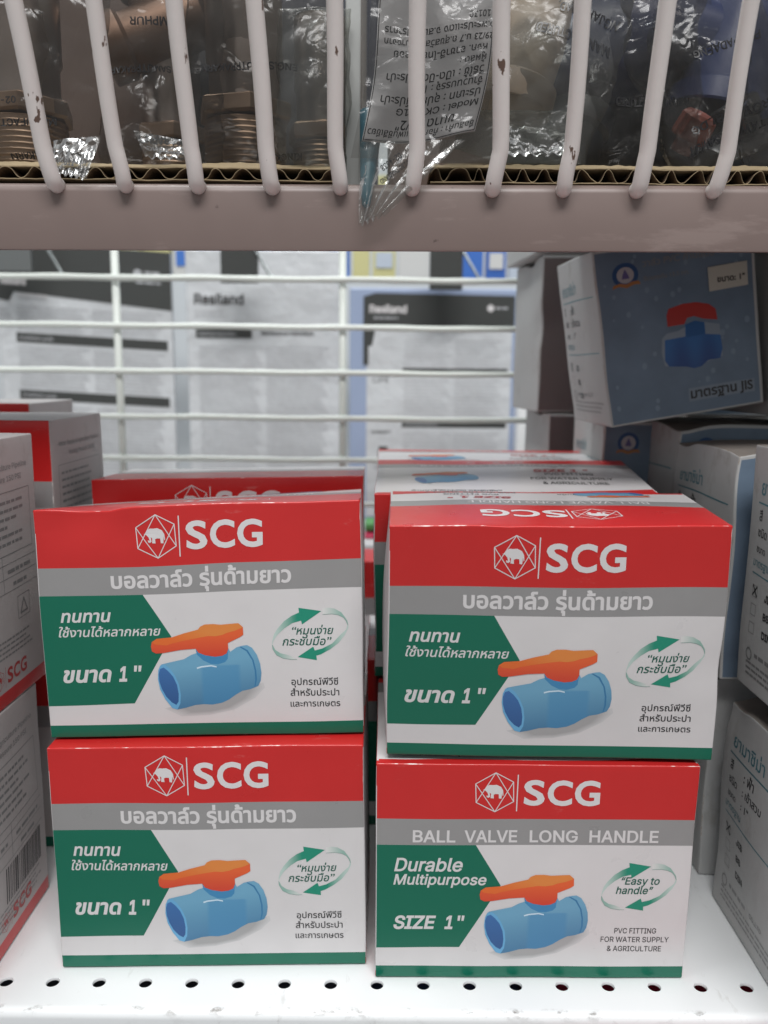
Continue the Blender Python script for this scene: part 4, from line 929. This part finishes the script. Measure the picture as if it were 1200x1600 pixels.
b.build('teal_tip', [mat('teal_plastic', (.012, .09, .13), .4)], lb, True)
V2 = []; a = Art(); a.text('02-4638', 0, 9, 0, I_black, font=INTER, bold=.02, h=2.2); a.text('10130 THAILAND', -2, 12, 4, I_black, font=INTER, bold=.02, h=1.8)
for x, y, e in a.v:
    ang = math.radians(215); xx = x*math.cos(ang)-y*math.sin(ang); zz = x*math.sin(ang)+y*math.cos(ang); V2.append(Vector((.0045+xx/1000, .3330, .3335+zz/1000)))
mesh_obj('tail_print', V2, a.f, a.mats, lb, a.m)

# ------------------------------------------------------------------ wire panel at the back of the shelf
M_grid = mat('cream_wire_enamel', (.66, .70, .66), .35, bump=.1, bscale=100)
gp = thing('back_grid', 'cream coated wire panel closing the back of the shelf', 'wire panel', (0, .75, 0))
for z in (.0095, .050, .0905, .131, .1717, .2093, .2497, .2893, .3304, .371):
    P = [(-.47+i*.02, .75+.0004*math.sin(i*1.9), z+(-.0006*(i-24)/24)+.0003*math.sin(i*.9)) for i in range(34)]
    P = [q for q in P if q[0] < .165]
    b = MB(); b.tube(P, [.0026+.0004*(i % 3 == 0) for i in range(len(P))], 12); b.build('wire', [M_grid], gp, True)
for x in (-.441, -.2391, -.0384, .163):
    b = MB(); b.tube([(x, .7555, -.01), (x, .7555, .40)], .0034, 12); b.build('wire', [M_grid], gp, True)

# ------------------------------------------------------------------ packs hanging in the next aisle
M_pack = mat('white_pack_board', (.60, .62, .64), .25, var=.08, vscale=14, bump=.8, bscale=9, bdist=.02); M_pblack = mat('black_pack_print', (.055, .058, .056), .35)
M_pblue = mat('pale_blue_plastic', (.33, .40, .56), .25); M_blister_hl = mat('highlight_white_plastic', (.90, .92, .92), .12, spec=.8)  # blister painted near white, its highlight is in the base colour
I_pg = ink('mid_grey_ink', (.44, .45, .47)); I_pk = ink('pack_black_ink', (.03, .03, .03))
GP = 'printed packs hanging in the next aisle'
def pack(label, fl, W, H, yaw, body, hdr, art_fn, slope=0, th=.012, extra=None):
    t = thing('hanging_pack', label, 'pack', fl, GP); o = Vector(fl); R = Vector((math.cos(yaw), math.sin(yaw), slope)); Dv = Vector((-math.sin(yaw), math.cos(yaw), 0)); U = Vector((0, 0, 1))
    b = MB(); P = [o, o+R*W, o+R*W+U*H, o+U*H]; b.add(P+[q+Dv*th for q in P], [(0, 1, 2, 3), (5, 4, 7, 6), (1, 5, 6, 2), (4, 0, 3, 7), (3, 2, 6, 7), (4, 5, 1, 0)]); b.build('backing_card', [body], t, bevel=.002)
    s = lambda x, y, e: o+R*(x/1000)+U*(y/1000)-Dv*(e/1000+.0002)
    a = Art(); art_fn(a, W*1000, H*1000); a.build('print', s, t)
    if extra: extra(t, s, W*1000, H*1000)
    return t
def cols(a, x0, x1, y0, y1, seed, n=2, h=1.5, step=4.2, m=None):
    w_ = (x1-x0)/n
    for c in range(n):
        y = y1
        i = 0
        while y > y0: a.dashes(x0+c*w_, x0+(c+1)*w_-5-(i*13 % 17)*.6, y, h, m or I_pg, seed*50+c*20+i, .4); y -= step; i += 1
def art_left(a, W, H):
    a.poly([(0, H-64), (14, H-66), (20, H-55), (W, H-66), (W, H), (0, H)], M_pblack, .3, 30)
    a.text('Resiland', 6, 34, H-47, I_white, font=INTER, bold=.03, eps=.6, h=8)
    a.text('Specification', 24, 58, H-60, I_white, font=INTER, bold=.02, eps=.6, h=4); a.rect(24, H-62, 56, H-60.6, I_pg, .5)
    for y in (112, 178): a.rect(20, H-y, W-6, H-y+11, M_pblack, .4, 40); a.text('Installation guide', 24, 62, H-y+3.5, I_pg, font=INTER, bold=.01, eps=.7, h=4)
    cols(a, 22, W-6, H-100, H-72, 1); cols(a, 22, W-6, H-165, H-118, 2); cols(a, 22, W-6, 10, H-186, 3)
    for k in range(3): a.text('WARRANTY', -2+k, 14+k, H-78-k*6, I_pg, font=INTER, bold=.01, eps=.5, h=4)
    n_ = 20; a.poly([(W-38+5*math.cos(i*6.283/n_), H-26+5*math.sin(i*6.283/n_)) for i in range(n_)], I_pg, .5, 30); a.dashes(W-30, W-10, H-26, 3, I_pg, 4, .5); a.dashes(W-40, W-12, H-37, 2.4, I_pg, 5, .5)
def art_mid(a, W, H):
    a.text('Resiland', 10, 68, H-62, I_pk, font=INTER, bold=.02, eps=.5, h=12); a.dashes(10, 44, H-72, 2, I_pg, 8); a.dashes(10, 48, H-77, 2, I_pg, 9)
    a.rect(11, H-101, 77, H-90, M_pblack, .4, 40); a.text('Cleaning instructions', 14, 58, H-98, I_pg, font=INTER, bold=.01, eps=.7, h=4)
    a.text('Maintenance instructions', 88, 150, H-97, I_pk, font=INTER, bold=.02, eps=.5, h=5)
    cols(a, 14, W-12, 15, H-112, 11, 2, 1.4, 4.6)
def art_right(a, W, H):
    a.poly([(20, 5), (W-36, 5), (W-36, H-46), (20, H-46)], M_pack, .3, 30)
    a.poly([(16, H-66), (26, H-66), (30, H-46), (W-34, H-46), (W-34, H-8), (30, H-6), (16, H-10)], M_pblack, .5, 30)
    a.rect(16, H-88, 22, H-60, M_pblack, .45, 40)
    a.text('Resiland', 23, 66, H-28, I_white, font=INTER, bold=.03, eps=.8, h=9); a.dashes(28, 56, H-35, 2, I_pg, 3, .8)
    n_ = 20; a.poly([(W-62+4*math.cos(i*6.283/n_), H-22+4*math.sin(i*6.283/n_)) for i in range(n_)], I_white, .8, 30); a.dashes(W-56, W-42, H-23, 2.4, I_pg, 3, .8)
    for y in (100, 160): a.rect(62, H-y, W-40, H-y+9, M_pblack, .5, 40); a.text('Technical specifications', 65, 104, H-y+2.6, I_pg, font=INTER, bold=.01, eps=.8, h=3.6)
    a.text('WATT', 28, 46, H-100, I_pk, font=INTER, bold=.0, eps=.6, h=6); a.text('LIFE', 28, 46, H-108, I_pk, font=INTER, bold=.0, eps=.6, h=6)
    a.text('WARRANTY', 26, 50, H-168, I_pk, font=INTER, bold=.01, eps=.6, h=4); a.text('5', 34, 46, H-198, I_pk, font=INTER, bold=.04, eps=.6, h=15); a.rect(30, H-210, 48, H-202, I_pg, .5, 40)
    cols(a, 64, W-42, H-90, H-60, 21); cols(a, 64, W-42, H-148, H-106, 22); cols(a, 64, W-42, 10, H-168, 23)
def blister(t, s, W, H):
    b = MB(); P = [s(W-30, 8, 0), s(W-8, 8, 0), s(W-6, H-80, 0), s(W-14, H-12, 0), s(W-30, H-12, 0)]; Q = [s(W-28, 10, 16), s(W-12, 10, 16), s(W-10, H-80, 16), s(W-17, H-16, 16), s(W-28, H-16, 16)]
    b.add(P+Q, [(5, 6, 7, 8, 9), (0, 1, 6, 5), (1, 2, 7, 6), (2, 3, 8, 7), (3, 4, 9, 8), (4, 0, 5, 9)]); b.build('blister', [M_blister_hl], t, bevel=.003)
pack('white printed pack with broad black header, slightly slanting, leftmost in the next aisle', (-.4500, .985, .06), .200, .335, .05, M_pack, None, art_left, slope=-.05)
pack('plain white printed pack with one short black bar, in the middle of the next aisle', (-.2350, 1.0, .06), .185, .330, 0, M_pack, None, art_mid)
pack('bluish blister pack with black header and bright right edge, beside pale pile', (-.0420, .985, .075), .225, .272, 0, M_pblue, None, art_right, extra=blister)
def hangtab(label, lo, hi, m, cat='hook tag'): b = MB(); b.box(lo, hi); tag(b.build('hook_tag', [m], None, bevel=.001), label, cat, 'tags on the hooks of the next aisle')
hangtab('black hook tag over the middle white pack', (-.180, .930, .345), (-.139, .934, .400), M_pblack)
hangtab('black hook tag over the bluish blister pack', (.0470, .930, .340), (.0830, .934, .400), M_pblack)
hangtab('grey hook tag in the upper left corner of the next aisle', (-.440, .930, .355), (-.385, .934, .400), mat('slate_plastic', (.13, .14, .14), .5))
M_hook = mat('grey_hook_wire', (.25, .27, .27), .35, metal=.6)
for i, (x, lb_) in enumerate(((-.135, 'thin grey hook slanting down in front of the middle white pack'), (.090, 'thin grey hook slanting down in front of the bluish pack'), (-.36, 'thin grey hook in front of the black headed pack'))):
    for k in range(1):
        b = MB(); b.tube([(x-.01, .93, .385), (x+.01, .925, .352), (x+.025, .90, .345)], .0016, 10); tag(b.build('display_hook', [M_hook], None, True), lb_, 'hook', 'display hooks of the next aisle')
# small goods above and behind the packs
cols_ = [(.05, .16, .52), (.62, .62, .60), (.60, .57, .28), (.06, .18, .55), (.50, .56, .64), (.04, .13, .45)]
GM = [mat('stock_print', c, .4) for c in cols_]
GS = 'small blue, white and yellow packets hung above the big packs'
xx = -.52; i = 0; side = ['blue', 'white', 'yellow', 'royal blue', 'pale', 'deep blue']
while xx < .22:
    wd = (.034, .026, .022, .030, .040, .028)[i % 6]; k = (i*5+i//3) % 6
    t = thing('packet', '%s packet above the big packs of the next aisle, number %d from the left' % (side[k], i+1), 'packet', (xx, 1.12, .365), GS)
    b = MB(); b.box((xx, 1.12, .372), (xx+wd, 1.135, .50)); b.build('pouch', [GM[k]], t, bevel=.001)
    if i % 2: b = MB(); b.box((xx+.004, 1.1185, .385), (xx+wd-.004, 1.1197, .405)); b.build('printed_panel', [GM[(k+2) % 6]], t)
    xx += wd+.004; i += 1
# things seen low through the narrow gap
b = MB(); b.box((-.020, .86, .086), (.000, .90, .093)); tag(b.build('small_box', [mat('bright_green_board', (.08, .28, .08), .5)], None, bevel=.001), 'small green box glimpsed through the gap between the two piles', 'box')
b = MB(); b.box((-.020, .84, -.02), (.012, .90, .0835)); tag(b.build('small_box', [M_crim], None, bevel=.001), 'small crimson box glimpsed under the green one in the gap', 'box')
# far setting
b = MB(); b.box((-3, 1.45, -1), (3, 1.5, 2.6)); tag(b.build('back_wall', [mat('pale_store_wall', (.55, .58, .60), .7)], None), None, None, kind='structure')
b = MB(); b.box((-4, -4, -1.02), (4, 4, -1)); tag(b.build('floor', [mat('store_floor', (.35, .34, .33), .4)], None), None, None, kind='structure')
